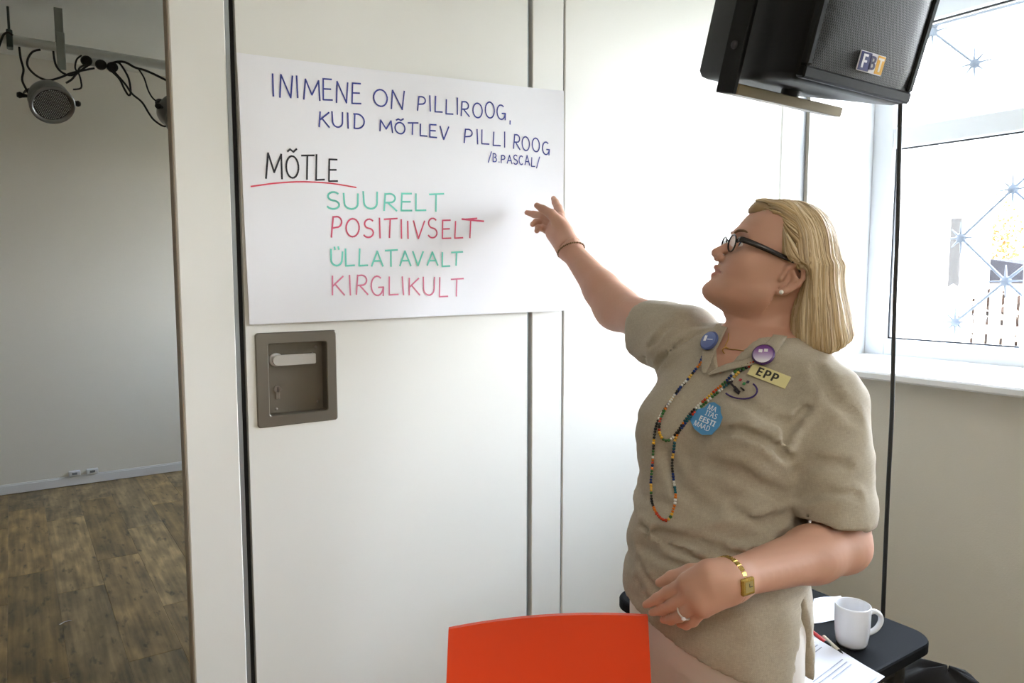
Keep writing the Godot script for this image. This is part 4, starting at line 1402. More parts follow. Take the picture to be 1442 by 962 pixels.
func bust(p: Vector3, d: float) -> float:
	for sg in [-1.0, 1.0]:
		var c: Vector3 = Vector3(0.092, 1.185, -0.122) + TF * 0.062 + TR * 0.078 * sg
		d = smin(d, (p - c).length() - 0.083, 0.06)
	return d

# creases of the cloth: polyline, half width, depth
var CREASES := [
	[[Vector3(0.0145, 1.2086, 0.0156), Vector3(0.0500, 1.2197, 0.0445), Vector3(0.0908, 1.2027, 0.0646), Vector3(0.1173, 1.1798, 0.0676)], 0.009, 0.0075],
	[[Vector3(0.0055, 1.1548, 0.0178), Vector3(0.0486, 1.1491, 0.0554), Vector3(0.1101, 1.1143, 0.0678)], 0.014, 0.005],
	[[Vector3(-0.0784, 1.0273, -0.0071), Vector3(-0.0197, 1.0317, 0.0565), Vector3(0.0354, 1.0209, 0.0911), Vector3(0.0878, 1.0331, 0.0887), Vector3(0.1218, 1.0512, 0.0798)], 0.009, 0.0085],
	[[Vector3(-0.0971, 1.0277, -0.0427), Vector3(-0.0552, 1.0134, 0.0308), Vector3(-0.0071, 1.0015, 0.0788)], 0.007, 0.005],
	[[Vector3(-0.1044, 0.9937, -0.0346), Vector3(-0.0763, 0.9880, 0.0172), Vector3(-0.0279, 0.9869, 0.0698)], 0.007, 0.006],
	[[Vector3(-0.1089, 0.9697, -0.0287), Vector3(-0.0927, 0.9467, 0.0101), Vector3(-0.0765, 0.9239, 0.0362)], 0.007, 0.005],
	[[Vector3(-0.1108, 0.9371, -0.0216), Vector3(-0.0999, 0.9135, 0.0048), Vector3(-0.0807, 0.8969, 0.0352)], 0.006, 0.0045],
	[[Vector3(0.1054, 1.1857, 0.0678), Vector3(0.1198, 1.2235, 0.0568), Vector3(0.1538, 1.2551, 0.0480)], 0.008, 0.007],
	[[Vector3(0.1270, 1.1528, 0.0689), Vector3(0.1606, 1.1774, 0.0814), Vector3(0.2014, 1.1759, 0.0982)], 0.009, 0.005],
	[[Vector3(0.1333, 1.1139, 0.0744), Vector3(0.1654, 1.1339, 0.1015), Vector3(0.2101, 1.1283, 0.1133)], 0.009, 0.004],
	[[Vector3(-0.0379, 1.2935, -0.2314), Vector3(-0.0297, 1.3155, -0.2034), Vector3(0.0339, 1.3705, -0.1700)], 0.008, 0.007],
	[[Vector3(-0.0508, 1.2915, -0.3211), Vector3(-0.0433, 1.3463, -0.2232), Vector3(-0.0181, 1.3815, -0.2107)], 0.008, 0.005],
	[[Vector3(-0.0573, 1.1539, -0.0608), Vector3(-0.0379, 1.1053, -0.0110), Vector3(0.0000, 1.0804, 0.0450)], 0.013, 0.005],
	[[Vector3(0.0565, 1.2683, -0.0007), Vector3(0.0856, 1.2456, 0.0419), Vector3(0.1232, 1.2300, 0.0535)], 0.012, 0.0045],
	[[Vector3(0.0313, 1.0876, 0.0598), Vector3(0.0735, 1.0750, 0.0759), Vector3(0.1237, 1.0855, 0.0716)], 0.009, 0.006],
	[[Vector3(0.1817, 1.3198, 0.0171), Vector3(0.1909, 1.2786, 0.0607), Vector3(0.2254, 1.2455, 0.0720)], 0.011, 0.004]]
var SEGS := []

func creases(p: Vector3) -> float:
	var w := 0.0
	for c in SEGS:
		var m: Vector3 = c[0]
		var r: float = c[4]
		if p.distance_squared_to(m) > r: continue
		var d: float = cap(p, c[1], c[2], 0.0, 0.0) / c[3]
		if d < 3.4:
			var k: float = c[5]
			w = maxf(w, 1.9 * k * exp(-d * d)) if d < 1.0 else w - 0.55 * k * exp(-(d - 1.9) * (d - 1.9) * 2.0)
	return w

func tunic(p: Vector3) -> float:
	var d := torso(p, 0.0)
	if p.y > 1.0 and p.y < 1.4: d = bust(p, d)
	# shoulders and sleeves
	var sl := cap(p, SHL2, HEML, 0.070, 0.066)
	var slc := (p.y - 1.0716) + 0.10 * (p.x - 0.22)
	var ax := (HEMR - SHR).normalized()
	var sr := cap(p, SHR + Vector3(0, -0.004, 0), HEMR, 0.078, 0.066)
	var src := (p - SHR).dot(ax) - 0.125 - 0.10 * (p.y - 1.37)
	var w := 0.0
	if absf(d) < 0.05 or absf(sl) < 0.05 or absf(sr) < 0.05:
		# soft unevenness, then the creases themselves
		var band := exp(-pow((p.y - 1.03) / 0.08, 2.0))
		w += (0.003 + 0.008 * band) * wrinkle.get_noise_3d(p.x * 22 + p.y * 16, p.y * 90 - p.x * 34, p.z * 22)
		w += 0.004 * wrinkle2.get_noise_3d(p.x * 34, p.y * 16 + p.x * 14, p.z * 34)
		w += creases(p)
	sl = smax(sl, -slc, 0.006)
	sl = maxf(sl, -maxf(cap(p, SHL2, HEML, 0.055, 0.052), slc - 0.03))
	sr = smax(sr, src, 0.006)
	sr = maxf(sr, -maxf(cap(p, SHR, HEMR, 0.060, 0.052), -src - 0.03))
	d = smin(d, sl, clampf((p.y - 1.13) * 0.35, 0.005, 0.04))
	d = smin(d, sr, 0.05)
	d += w
	# bottom hem, lifted over the belly
	var hem := 0.835 - 0.31 * (p.x - 0.03) - 0.10 * p.z
	d = smax(d, hem - p.y, 0.004)
	# side slit
	if p.y < 0.96:
		var q := Vector3(p.x - 0.033, 0, p.z + 0.045)
		var ang := atan2(q.dot(TF), q.dot(TR))
		var half := (0.945 - p.y) * 1.5
		var in_slit := (absf(ang + 0.10) - half) * 0.17
		if q.dot(TR) > 0.0: d = maxf(d, -in_slit)
	# neck opening
	if p.y > 1.2:
		d = smax(d, -neck_cut(p), 0.004)
	return d

# prism of the V neck, looking along the chest axis
const VB := Vector3(0.0283, 1.2955, -0.0805)
func neck_cut(p: Vector3) -> float:
	var q := p - VB
	var u := q.dot(TR)
	var v := q.y
	var f := (p - Vector3(0.12, 0, -0.145)).dot(TF)
	var half := 0.0 + v * 0.62
	var d := (absf(u - 0.012 - v * 0.10) - half) * 0.84
	d = maxf(d, -v)
	d = maxf(d, -f - 0.02)
	# round hole for the neck itself
	var ring := cap(p, Vector3(0.1400, 1.3193, -0.1453), Vector3(0.1528, 1.4612, -0.1483), 0.078, 0.082)
	return minf(d, ring)

# ------------------------------------------------------------------ head
const HO := Vector3(0.1506, 1.4640, -0.1385)
const TILT := 0.4189
const HYAW := -0.05
var HF := Vector3.ZERO
var HU := Vector3.ZERO
var HS := Vector3.ZERO
# height over the ear canal, front, back, half width
var SKULL := PackedFloat32Array([
	0.146, 0.012, 0.030, 0.018,
	0.138, 0.045, 0.060, 0.046,
	0.120, 0.074, 0.086, 0.064,
	0.100, 0.088, 0.096, 0.072,
	0.074, 0.0955, 0.099, 0.0755,
	0.057, 0.0985, 0.097, 0.076,
	0.045, 0.0965, 0.094, 0.0745,
	0.035, 0.0935, 0.091, 0.073,
	0.020, 0.0945, 0.085, 0.0715,
	0.000, 0.0965, 0.074, 0.069,
	-0.012, 0.0985, 0.066, 0.0665,
	-0.022, 0.0965, 0.058, 0.064,
	-0.032, 0.0965, 0.050, 0.061,
	-0.044, 0.0955, 0.040, 0.0565,
	-0.060, 0.0985, 0.028, 0.048,
	-0.070, 0.090, 0.018, 0.039,
	-0.079, 0.070, 0.010, 0.028,
	-0.084, 0.045, 0.005, 0.016])

func hp(f: float, h: float, s: float) -> Vector3: return HO + (HF * f + HU * h + HS * s) * 0.001

func head(p: Vector3) -> float:
	var q := p - HO
	var f := q.dot(HF)
	var h := q.dot(HU)
	var s := absf(q.dot(HS))
	var rough := q.length()
	if rough > 0.24: return rough - 0.2
	var hc := clampf(h, -0.084, 0.146)
	var ra := tab(SKULL, hc, 1 if f > 0.0 else 2, 4)
	var w := tab(SKULL, hc, 3, 4)
	var n := 2.25 if f > 0.0 else 2.0
	var e := pow(pow(absf(f) / ra, n) + pow(s / w, n), 1.0 / n)
	var d := (e - 1.0) * minf(ra, w) if e < 1.0 else (1.0 - 1.0 / e) * Vector2(f, s).length()
	var over := absf(h - hc)
	if over > 0.0: d = sqrt(maxf(d, 0.0) * maxf(d, 0.0) + over * over)
	if d > 0.06: return d
	if f > 0.0:
		var g := Vector3(f, h, s)
		# brow, cheek, chin, fullness under the chin
		d = smin(d, cap(g, Vector3(0.090, 0.058, 0.006), Vector3(0.072, 0.060, 0.04), 0.0085, 0.007), 0.012)
		d = smin(d, (g - Vector3(0.062, 0.008, 0.038)).length() - 0.027, 0.03)
		d = smin(d, (g - Vector3(0.090, -0.058, 0.0)).length() - 0.0175, 0.02)
		d = smin(d, cap(g, Vector3(0.068, -0.058, 0.0), Vector3(0.035, -0.068, 0.0), 0.018, 0.018), 0.022)
		d = smin(d, cap(g, Vector3(0.06, -0.045, 0.028), Vector3(0.01, -0.03, 0.045), 0.02, 0.02), 0.03)
		# eye socket and lids
		d = smax(d, -((g - Vector3(0.098, 0.038, 0.032)).length() - 0.0155), 0.014)
		d = smin(d, (g - Vector3(0.0755, 0.0385, 0.031)).length() - 0.0128, 0.006)
		d = smax(d, -cap(g, Vector3(0.089, 0.0375, 0.022), Vector3(0.084, 0.0375, 0.041), 0.0028, 0.0022), 0.002)
		# nose
		d = smin(d, cap(g, Vector3(0.095, 0.037, 0.0), Vector3(0.1135, 0.0105, 0.0), 0.0064, 0.0092), 0.009)
		d = smin(d, (g - Vector3(0.1055, 0.0045, 0.0105)).length() - 0.0072, 0.006)
		d = smax(d, -cap(g, Vector3(0.113, -0.003, 0.0065), Vector3(0.105, 0.005, 0.0075), 0.0032, 0.0026), 0.002)
		# lips, slightly parted
		d = smin(d, cap(g, Vector3(0.1015, -0.0138, 0.0), Vector3(0.088, -0.0195, 0.024), 0.0056, 0.0032), 0.006)
		d = smin(d, cap(g, Vector3(0.099, -0.0295, 0.0), Vector3(0.087, -0.024, 0.022), 0.0062, 0.0034), 0.006)
		d = smax(d, -cap(g, Vector3(0.107, -0.0215, 0.0), Vector3(0.088, -0.0222, 0.027), 0.0031, 0.0022), 0.002)
	# ear
	if s > 0.055 and f > -0.05 and f < 0.03:
		var g := Vector3(f, h, s)
		var ear := 1.0
		var ch := EAR
		for i in ch.size() - 1:
			ear = smin(ear, cap(g, ch[i], ch[i + 1], 0.0044, 0.0044), 0.002)
		ear = smin(ear, cap(g, Vector3(-0.004, -0.019, 0.0755), Vector3(-0.009, -0.012, 0.076), 0.0062, 0.0066), 0.006)
		ear = smin(ear, cap(g, Vector3(-0.009, 0.026, 0.0755), Vector3(-0.019, 0.014, 0.0775), 0.0036, 0.004), 0.004)
		ear = smin(ear, cap(g, Vector3(-0.019, 0.014, 0.0775), Vector3(-0.013, -0.003, 0.0765), 0.004, 0.0035), 0.004)
		ear = smin(ear, (g - Vector3(0.003, 0.006, 0.0735)).length() - 0.0055, 0.004)
		ear = smin(ear, cap(g, Vector3(-0.012, 0.024, 0.0595), Vector3(-0.012, -0.002, 0.0595), 0.0135, 0.0125), 0.003)
		d = smin(d, ear, 0.006)
	return d

var EAR := [Vector3(0.002, 0.014, 0.0735), Vector3(0.002, 0.026, 0.0755), Vector3(-0.005, 0.036, 0.077), Vector3(-0.015, 0.0385, 0.079), Vector3(-0.025, 0.033, 0.081), Vector3(-0.029, 0.021, 0.082), Vector3(-0.0275, 0.007, 0.081), Vector3(-0.02, -0.006, 0.079), Vector3(-0.011, -0.015, 0.0765)]

func skin_head(p: Vector3) -> float:
	var d := head(p)
	d = smin(d, cap(p, Vector3(0.1639, 1.4504, -0.1523), Vector3(0.1491, 1.3199, -0.1404), 0.057, 0.064), 0.022)
	if p.y < 1.44: d = smin(d, torso(p, -0.007), 0.04)
	return d

# finger chains, each joint with its radius
var HAND_L := [
	[[Vector3(-0.0093, 1.0312, 0.2023), 0.026], [Vector3(-0.0421, 1.0374, 0.2068), 0.025], [Vector3(-0.0724, 1.0216, 0.1952), 0.0165]],
	[[Vector3(-0.0135, 1.0270, 0.2027), 0.026], [Vector3(-0.0583, 1.0092, 0.2114), 0.018]],
	[[Vector3(-0.0135, 1.0249, 0.2029), 0.024], [Vector3(-0.0526, 0.9927, 0.2109), 0.0155]],
	[[Vector3(-0.0724, 1.0226, 0.1951), 0.0125], [Vector3(-0.0969, 0.9987, 0.1732), 0.0088], [Vector3(-0.1102, 0.9824, 0.1596), 0.0078], [Vector3(-0.1253, 0.9668, 0.1480), 0.0056]],
	[[Vector3(-0.0696, 1.0101, 0.2063), 0.0125], [Vector3(-0.0933, 0.9818, 0.1827), 0.0086], [Vector3(-0.1035, 0.9673, 0.1660), 0.0077], [Vector3(-0.1161, 0.9566, 0.1529), 0.0056]],
	[[Vector3(-0.0651, 0.9979, 0.2104), 0.0118], [Vector3(-0.0831, 0.9714, 0.1957), 0.0084], [Vector3(-0.0920, 0.9577, 0.1789), 0.0075], [Vector3(-0.1005, 0.9503, 0.1635), 0.0058]],
	[[Vector3(-0.0539, 0.9883, 0.2083), 0.0108], [Vector3(-0.0635, 0.9649, 0.1983), 0.0078], [Vector3(-0.0708, 0.9530, 0.1854), 0.007], [Vector3(-0.0777, 0.9484, 0.1737), 0.0055]],
	[[Vector3(-0.0328, 1.0376, 0.1917), 0.0165], [Vector3(-0.0634, 1.0304, 0.1743), 0.0125], [Vector3(-0.0877, 1.0159, 0.1585), 0.0098], [Vector3(-0.1040, 1.0027, 0.1487), 0.0072]]]
var HAND_R := [
	[[Vector3(-0.1822, 1.5423, -0.6728), 0.027], [Vector3(-0.1967, 1.5880, -0.7071), 0.026], [Vector3(-0.2079, 1.6256, -0.7407), 0.0185]],
	[[Vector3(-0.1888, 1.5500, -0.6835), 0.025], [Vector3(-0.2206, 1.6016, -0.7485), 0.018]],
	[[Vector3(-0.1855, 1.5462, -0.6782), 0.025], [Vector3(-0.2250, 1.5859, -0.7370), 0.016]],
	[[Vector3(-0.2034, 1.6359, -0.7516), 0.0141], [Vector3(-0.2076, 1.6590, -0.7789), 0.0111], [Vector3(-0.2141, 1.6763, -0.8005), 0.0096], [Vector3(-0.2182, 1.6885, -0.8167), 0.0073]],
	[[Vector3(-0.2146, 1.6267, -0.7558), 0.0141], [Vector3(-0.2499, 1.6382, -0.7820), 0.0108], [Vector3(-0.2727, 1.6433, -0.7975), 0.0095], [Vector3(-0.2920, 1.6490, -0.8081), 0.0070]],
	[[Vector3(-0.2203, 1.6115, -0.7544), 0.0141], [Vector3(-0.2499, 1.6209, -0.7804), 0.0106], [Vector3(-0.2677, 1.6202, -0.7703), 0.0095], [Vector3(-0.2777, 1.6134, -0.7546), 0.0075]],
	[[Vector3(-0.2266, 1.5900, -0.7424), 0.0130], [Vector3(-0.2505, 1.6045, -0.7638), 0.0097], [Vector3(-0.2626, 1.6035, -0.7487), 0.0086], [Vector3(-0.2669, 1.5951, -0.7328), 0.0070]],
	[[Vector3(-0.2042, 1.6066, -0.7088), 0.0186], [Vector3(-0.2279, 1.6372, -0.7216), 0.0133], [Vector3(-0.2502, 1.6511, -0.7309), 0.0111], [Vector3(-0.2670, 1.6619, -0.7369), 0.0079]]]

func chain(p: Vector3, chains: Array, k_in: float) -> float:
	var d := 1.0
	for c in chains:
		var e := 1.0
		for i in c.size() - 1:
			e = smin(e, cap(p, c[i][0], c[i + 1][0], c[i][1], c[i + 1][1]), 0.003)
		d = smin(d, e, k_in)
	return d

func hand(p: Vector3, chains: Array) -> float:
	# palm chains melt together, fingers stay apart
	var palm := chain(p, chains.slice(0, 3), 0.02)
	var fingers := 1.0
	for i in range(3, 8):
		var e := 1.0
		var c: Array = chains[i]
		for j in c.size() - 1: e = smin(e, cap(p, c[j][0], c[j + 1][0], c[j][1], c[j + 1][1]), 0.004)
		if i < 7: fingers = smin(fingers, e, 0.001)
		else: palm = smin(palm, e, 0.008)
	palm = smin(palm, fingers, 0.004)
	return palm

func arm_l(p: Vector3) -> float:
	var d := cap(p, SHL, ELL, 0.052, 0.043)
	var m := ELL.lerp(WRL, 0.28)
	d = smin(d, cap(p, ELL, m, 0.0425, 0.0435), 0.02)
	d = smin(d, cap(p, m, WRL, 0.0435, 0.0265), 0.02)
	return d

func arm_r(p: Vector3) -> float:
	var d := cap(p, SHR, ELR, 0.054, 0.043)
	var m := ELR.lerp(WRR, 0.3)
	d = smin(d, cap(p, ELR, m, 0.043, 0.0425), 0.05)
	d = smin(d, cap(p, m, WRR, 0.0425, 0.0265), 0.02)
	return d

func skin_left(p: Vector3) -> float: return smin(arm_l(p), hand(p, HAND_L), 0.015)
func skin_left_arm(p: Vector3) -> float: return smin(arm_l(p), chain(p, HAND_L.slice(0, 3), 0.02), 0.015)
func skin_right_arm(p: Vector3) -> float: return smin(arm_r(p), chain(p, HAND_R.slice(0, 3), 0.02), 0.015)
func skin_right(p: Vector3) -> float: return smin(arm_r(p), hand(p, HAND_R), 0.015)

func skin_paint(p: Vector3) -> Color:
	var base := Color(0.56, 0.31, 0.22)
	var q := p - HO
	if q.length() > 0.2: return base
	var g := Vector3(q.dot(HF), q.dot(HU), absf(q.dot(HS)))
	var up := cap(g, Vector3(0.1025, -0.0155, 0.0), Vector3(0.091, -0.0195, 0.021), 0.0052, 0.002)
	var lo := cap(g, Vector3(0.1, -0.029, 0.0), Vector3(0.090, -0.0235, 0.019), 0.0062, 0.002)
	var lip := clampf(1.0 - minf(up, lo) / 0.0018, 0.0, 1.0)
	return base.lerp(Color(0.44, 0.16, 0.13), lip * 0.75)

# ------------------------------------------------------------------ hair
var HLINE := [Vector2(0.0932, 1.6211), Vector2(0.1025, 1.6051), Vector2(0.1065, 1.5945), Vector2(0.1226, 1.5891), Vector2(0.1466, 1.5865), Vector2(0.1533, 1.5732), Vector2(0.1520, 1.5452), Vector2(0.1506, 1.5146), Vector2(0.1707, 1.5000), Vector2(0.1880, 1.4920), Vector2(0.1934, 1.4747), Vector2(0.1894, 1.4481), Vector2(0.1814, 1.4081), Vector2(0.1747, 1.3283)]

func hair_edge(p: Vector3) -> float:      # > 0 in front of the hair line (towards the face)
	var x := HLINE[0].x as float
	for i in range(1, HLINE.size()):
		var a: Vector2 = HLINE[i - 1]
		var b: Vector2 = HLINE[i]
		if p.y > b.y:
			x = lerpf(a.x, b.x, clampf((p.y - a.y) / (b.y - a.y), 0, 1))
			break
		x = b.x
	return x - p.x

const HC := Vector3(0.1880, 1.5119, -0.1428)
const HB1 := Vector3(0.2060, 1.4813, -0.1451)
const HB2 := Vector3(0.2315, 1.3571, -0.1337)

func hair(p: Vector3) -> float:
	# crown
	var q := p - HC
	var k0 := Vector3(q.x / 0.084, q.y / 0.1005, q.z / 0.098).length()
	var k1 := Vector3(q.x / (0.084 * 0.084), q.y / (0.1005 * 0.1005), q.z / (0.098 * 0.098)).length()
	var d := k0 * (k0 - 1.0) / maxf(k1, 1e-4)
	# fringe lobe over the forehead
	d = smin(d, cap(p, Vector3(0.1309, 1.5893, -0.1348), Vector3(0.1588, 1.5847, -0.1093), 0.022, 0.025), 0.02)
	d = smin(d, cap(p, Vector3(0.1342, 1.5901, -0.1450), Vector3(0.1843, 1.5901, -0.1801), 0.022, 0.025), 0.02)
	# the fall behind the ears
	var t := clampf((HB1.y - p.y) / (HB1.y - HB2.y), 0.0, 1.25)
	var c := HB1.lerp(HB2, t)
	var a := lerpf(0.070, 0.064, t)
	var b := lerpf(0.094, 0.104, t)
	var e := Vector2((p.x - c.x) / a, (p.z - c.z) / b).length()
	var f := (e - 1.0) * minf(a, b)
	f = maxf(f, p.y - HB1.y - 0.01)
	f = smax(f, (1.3416 + 0.42 * maxf(p.x - 0.2241, 0.0)) - p.y, 0.02)
	d = smin(d, f, 0.03)
	return smax(d, hair_edge(p), 0.008)

func grad(field: Callable, p: Vector3, e := 0.002) -> Vector3:
	return Vector3(field.call(p + Vector3(e, 0, 0)) - field.call(p - Vector3(e, 0, 0)), field.call(p + Vector3(0, e, 0)) - field.call(p - Vector3(0, e, 0)), field.call(p + Vector3(0, 0, e)) - field.call(p - Vector3(0, 0, e))).normalized()

func make_hair(parent: Node3D) -> void:
	nets(hair, HC + Vector3(-0.12, -0.2, -0.13), HC + Vector3(0.12, 0.13, 0.13), 0.006, 1.4)
	var blond := mat(Color.WHITE, 0.42)
	blond.vertex_color_use_as_albedo = true
	var base := put("hair", nets_mesh(func(_p: Vector3) -> Color: return Color(0.34, 0.23, 0.11)), blond, parent)
	# locks combed over that volume
	var rng := RandomNumberGenerator.new()
	rng.seed = 11
	var s := st_new()
	var part_a := Vector3(0.1209, 1.6060, -0.1464)
	var part_b := Vector3(0.2108, 1.6104, -0.1518)
	for n in 1500:
		var u := rng.randf()
		var side := -1.0 if n % 4 == 0 else 1.0
		var p := part_a.lerp(part_b, u * 1.15) + Vector3(0, 0.012, side * 0.006)
		if n % 5 == 1:      # from the crown round the back
			p = part_b + Vector3(0.03 * rng.randf(), -0.002, 0.05 * rng.randf_range(-1.0, 1.0))
		elif n % 5 > 1:     # from anywhere on the upper head
			p = HC + Vector3(rng.randf_range(-1.1, 0.7), rng.randf_range(-0.75, 1.1), side * rng.randf_range(0.25, 1.0)).normalized() * 0.1
		var out := 0.0004 + 0.0028 * rng.randf()
		var pts := []
		var g := Vector3.UP
		for it in 38:
			var h0 := hair(p)
			g = Vector3(hair(p + Vector3(0.002, 0, 0)) - h0, hair(p + Vector3(0, 0.002, 0)) - h0, hair(p + Vector3(0, 0, 0.002)) - h0).normalized()
			p -= g * (h0 - out)
			if it > 0 or absf(h0) < 0.02: pts.append(p)
			# away from the parting, backwards, then down
			var fall := clampf((HC.y + 0.095 - p.y) / 0.07, 0.0, 1.0)
			var dir := Vector3(0.30 * (1.0 - fall) + 0.06, -0.25 - fall, side * 0.9 * (1.0 - fall))
			if p.x < HC.x - 0.02: dir += Vector3(0.55, 0.0, 0.0) * (0.4 + fall)
			dir += Vector3(0.09 * sin(n * 1.3 + it * 0.43), 0, 0.09 * sin(n * 2.1 + it * 0.48))
			dir = (dir - g * dir.dot(g))
			if dir.length() < 0.05: break
			p += dir.normalized() * 0.0105
			if p.y < 1.3402 + 0.42 * maxf(p.x - 0.2241, 0.0) + 0.008 * sin(n * 7.7): break
		if pts.size() < 6: continue
		var col := Color(0.58, 0.42, 0.22).lerp(Color(0.32, 0.21, 0.10), pow(rng.randf(), 1.4)).lerp(Color(0.80, 0.67, 0.46), pow(rng.randf(), 2.5))
		s.set_color(col)
		var rr := []
		var w0 := rng.randf_range(0.0010, 0.0030)
		for i in pts.size():
			var v := float(i) / (pts.size() - 1)
			rr.append(w0 * (0.5 + 0.9 * sin(PI * minf(v * 0.8 + 0.12, 1.0))) * (1.0 if v < 0.85 else 1.0 - (v - 0.85) / 0.17))
		tube(s, pts, rr, 5, false, 0.6, g)
	put("hair_locks", done(s), blond, base)

# ------------------------------------------------------------------ putting her together
var woman: Node3D

func worn(called: String, label: String, category: String, t: Transform3D) -> Node3D:
	var o := thing(called, label, category)
	o.transform = woman.transform * t
	return o

func cloth(p: Vector3) -> float:      # the tunic as if its neck were closed
	return minf(tunic(p), torso(p, -0.001))

func drop(x: float, y: float) -> Array:      # where a thing laid on the tunic from the front comes to rest: [point, normal]
	var z := 0.32
	for k in 90:
		var d := cloth(Vector3(x, y, z))
		if d < 0.0004 or z < -0.3: break
		z -= clampf(d * 0.7, 0.0005, 0.03)
	var p := Vector3(x, y, z)
	return [p, grad(cloth, p, 0.006)]

func person() -> void:
	HF = Vector3(-cos(TILT), sin(TILT), 0) * cos(HYAW) + Vector3(0, 0, sin(HYAW))
	HU = Vector3(sin(TILT), cos(TILT), 0)
	HS = Vector3(0, 0, cos(HYAW)) - Vector3(-cos(TILT), sin(TILT), 0) * sin(HYAW)
	wrinkle = FastNoiseLite.new()
	wrinkle.seed = 4
	wrinkle.frequency = 0.25
	wrinkle.fractal_octaves = 2
	for c in CREASES:
		for i in c[0].size() - 1:
			var a: Vector3 = c[0][i]
			var b: Vector3 = c[0][i + 1]
			var taper: float = 1.0 if i > 0 and i < c[0].size() - 2 else 0.75
			SEGS.append([(a + b) / 2, a, b, c[1], pow(a.distance_to(b) / 2 + c[1] * 3.4, 2.0), c[2] * taper])
	wrinkle2 = FastNoiseLite.new()
	wrinkle2.seed = 8
	wrinkle2.frequency = 0.2
	wrinkle2.fractal_octaves = 2
	woman = thing("person", "woman with blond bob and glasses in a beige linen tunic pointing at the poster", "person", Vector3(0.98, 0, 0.88), deg_to_rad(-34.1))
	# skin: head, neck and chest, then both arms with their hands
	nets(skin_head, HO + Vector3(-0.15, -0.2, -0.14), HO + Vector3(0.13, 0.15, 0.16), 0.0027, 1.4)
	nets(func(p: Vector3) -> float: return maxf(skin_left_arm(p), (p - WRL).dot((WRL - ELL).normalized())), ELL + Vector3(-0.27, -0.08, -0.1), ELL + Vector3(0.1, 0.17, 0.2), 0.007)
	nets(func(p: Vector3) -> float: return maxf(skin_left(p), -(p - WRL).dot((WRL - ELL).normalized()) - 0.002), WRL + Vector3(-0.17, -0.1, -0.13), WRL + Vector3(0.03, 0.06, 0.06), 0.0026)
	nets(func(p: Vector3) -> float: return maxf(skin_right_arm(p), (p - WRR).dot((WRR - ELR).normalized())), ELR + Vector3(-0.16, -0.1, -0.22), ELR + Vector3(0.12, 0.22, 0.26), 0.007)
	nets(func(p: Vector3) -> float: return maxf(skin_right(p), -(p - WRR).dot((WRR - ELR).normalized()) - 0.002), WRR + Vector3(-0.16, -0.05, -0.17), WRR + Vector3(0.05, 0.18, 0.05), 0.0026)
	var skin := mat(Color.WHITE, 0.52)
	skin.vertex_color_use_as_albedo = true
	skin.subsurf_scatter_enabled = true
	skin.subsurf_scatter_strength = 0.06
	put("body", nets_mesh(skin_paint), skin, woman)
	# tunic
	var linen := mat(sc(178, 163, 138), 0.85)
	linen.rim_enabled = true
	linen.rim = 0.15
	var weave := Image.create(128, 128, false, Image.FORMAT_RGB8)
	var wn := FastNoiseLite.new()
	wn.seed = 6
	wn.frequency = 0.5
	for y in 128:
		for x in 128:
			var v := 0.5 + 0.28 * wn.get_noise_2d(x * 0.14, y * 1.3) + 0.28 * wn.get_noise_2d(x * 1.3 + 400, y * 0.14) + 0.12 * sin(x * TAU / 4.0) * sin(y * TAU / 4.0)
			weave.set_pixel(x, y, Color.WHITE * clampf(0.84 + 0.26 * (v - 0.5), 0, 1))
	linen.albedo_texture = ImageTexture.create_from_image(weave)
	linen.albedo_color = sc(203, 191, 170)
	linen.uv1_triplanar = true
	linen.uv1_scale = Vector3.ONE * 9.0
	nets(tunic, Vector3(-0.2, 0.76, -0.5), Vector3(0.35, 1.45, 0.2), 0.0065, 1.5)
	put("tunic", nets_mesh(), linen, woman)
	make_hair(woman)
	trousers()
	face_details()
	collar(linen)
	worn_things()

func trousers() -> void:
	var c := Vector3(0.034, 0, -0.045)
	var f := func(p: Vector3) -> float:
		var q := Vector3(p.x - c.x, 0, p.z - c.z)
		var d := 1.0
		for sg in [-1.0, 1.0]:
			var hip: Vector3 = c + TR * 0.082 * sg + Vector3(0, 0.86, 0)
			var knee: Vector3 = c + TR * 0.088 * sg + TF * 0.01 + Vector3(0, 0.47, 0)
			var ank: Vector3 = c + TR * 0.09 * sg - TF * 0.02 + Vector3(0, 0.07, 0)
			var e := smin(cap(p, hip, knee, 0.088, 0.078), cap(p, knee, ank, 0.078, 0.07), 0.03)
			d = smin(d, e, 0.03)
		var hips := cap(p, c + Vector3(0, 1.0, 0), c + Vector3(0, 0.85, 0), 0.110, 0.124)
		d = smin(d, hips, 0.05)
		d += 0.004 * wrinkle2.get_noise_3d(p.x * 60, p.y * 40 + p.x * 40, p.z * 60)
		return maxf(maxf(d, 0.06 - p.y), p.y - 1.0)
	nets(f, Vector3(-0.18, 0.04, -0.26), Vector3(0.26, 1.02, 0.18), 0.011)
	put("trousers", nets_mesh(), mat(sc(226, 220, 214), 0.8), woman)
	for sg in [-1.0, 1.0]:
		var a: Vector3 = c + TR * 0.09 * sg - TF * 0.06
		var b: Vector3 = c + TR * 0.10 * sg + TF * 0.12
		var g := func(p: Vector3) -> float:
			var q := Vector3(p.x, p.y * 1.5, p.z)
			var d := smin(cap(q, a + Vector3(0, 0.05, 0), b + Vector3(0, 0.04, 0), 0.036, 0.036), cap(q, a + TF * 0.02 + Vector3(0, 0.06, 0), a + TF * 0.02 + Vector3(0, 0.14, 0), 0.036, 0.036), 0.03)
			return maxf(d, -p.y)
		nets(g, a.min(b) - Vector3(0.06, 0.02, 0.06), a.max(b) + Vector3(0.06, 0.14, 0.06), 0.008)
		put("shoe", nets_mesh(), mat(sc(60, 46, 38), 0.5), woman)

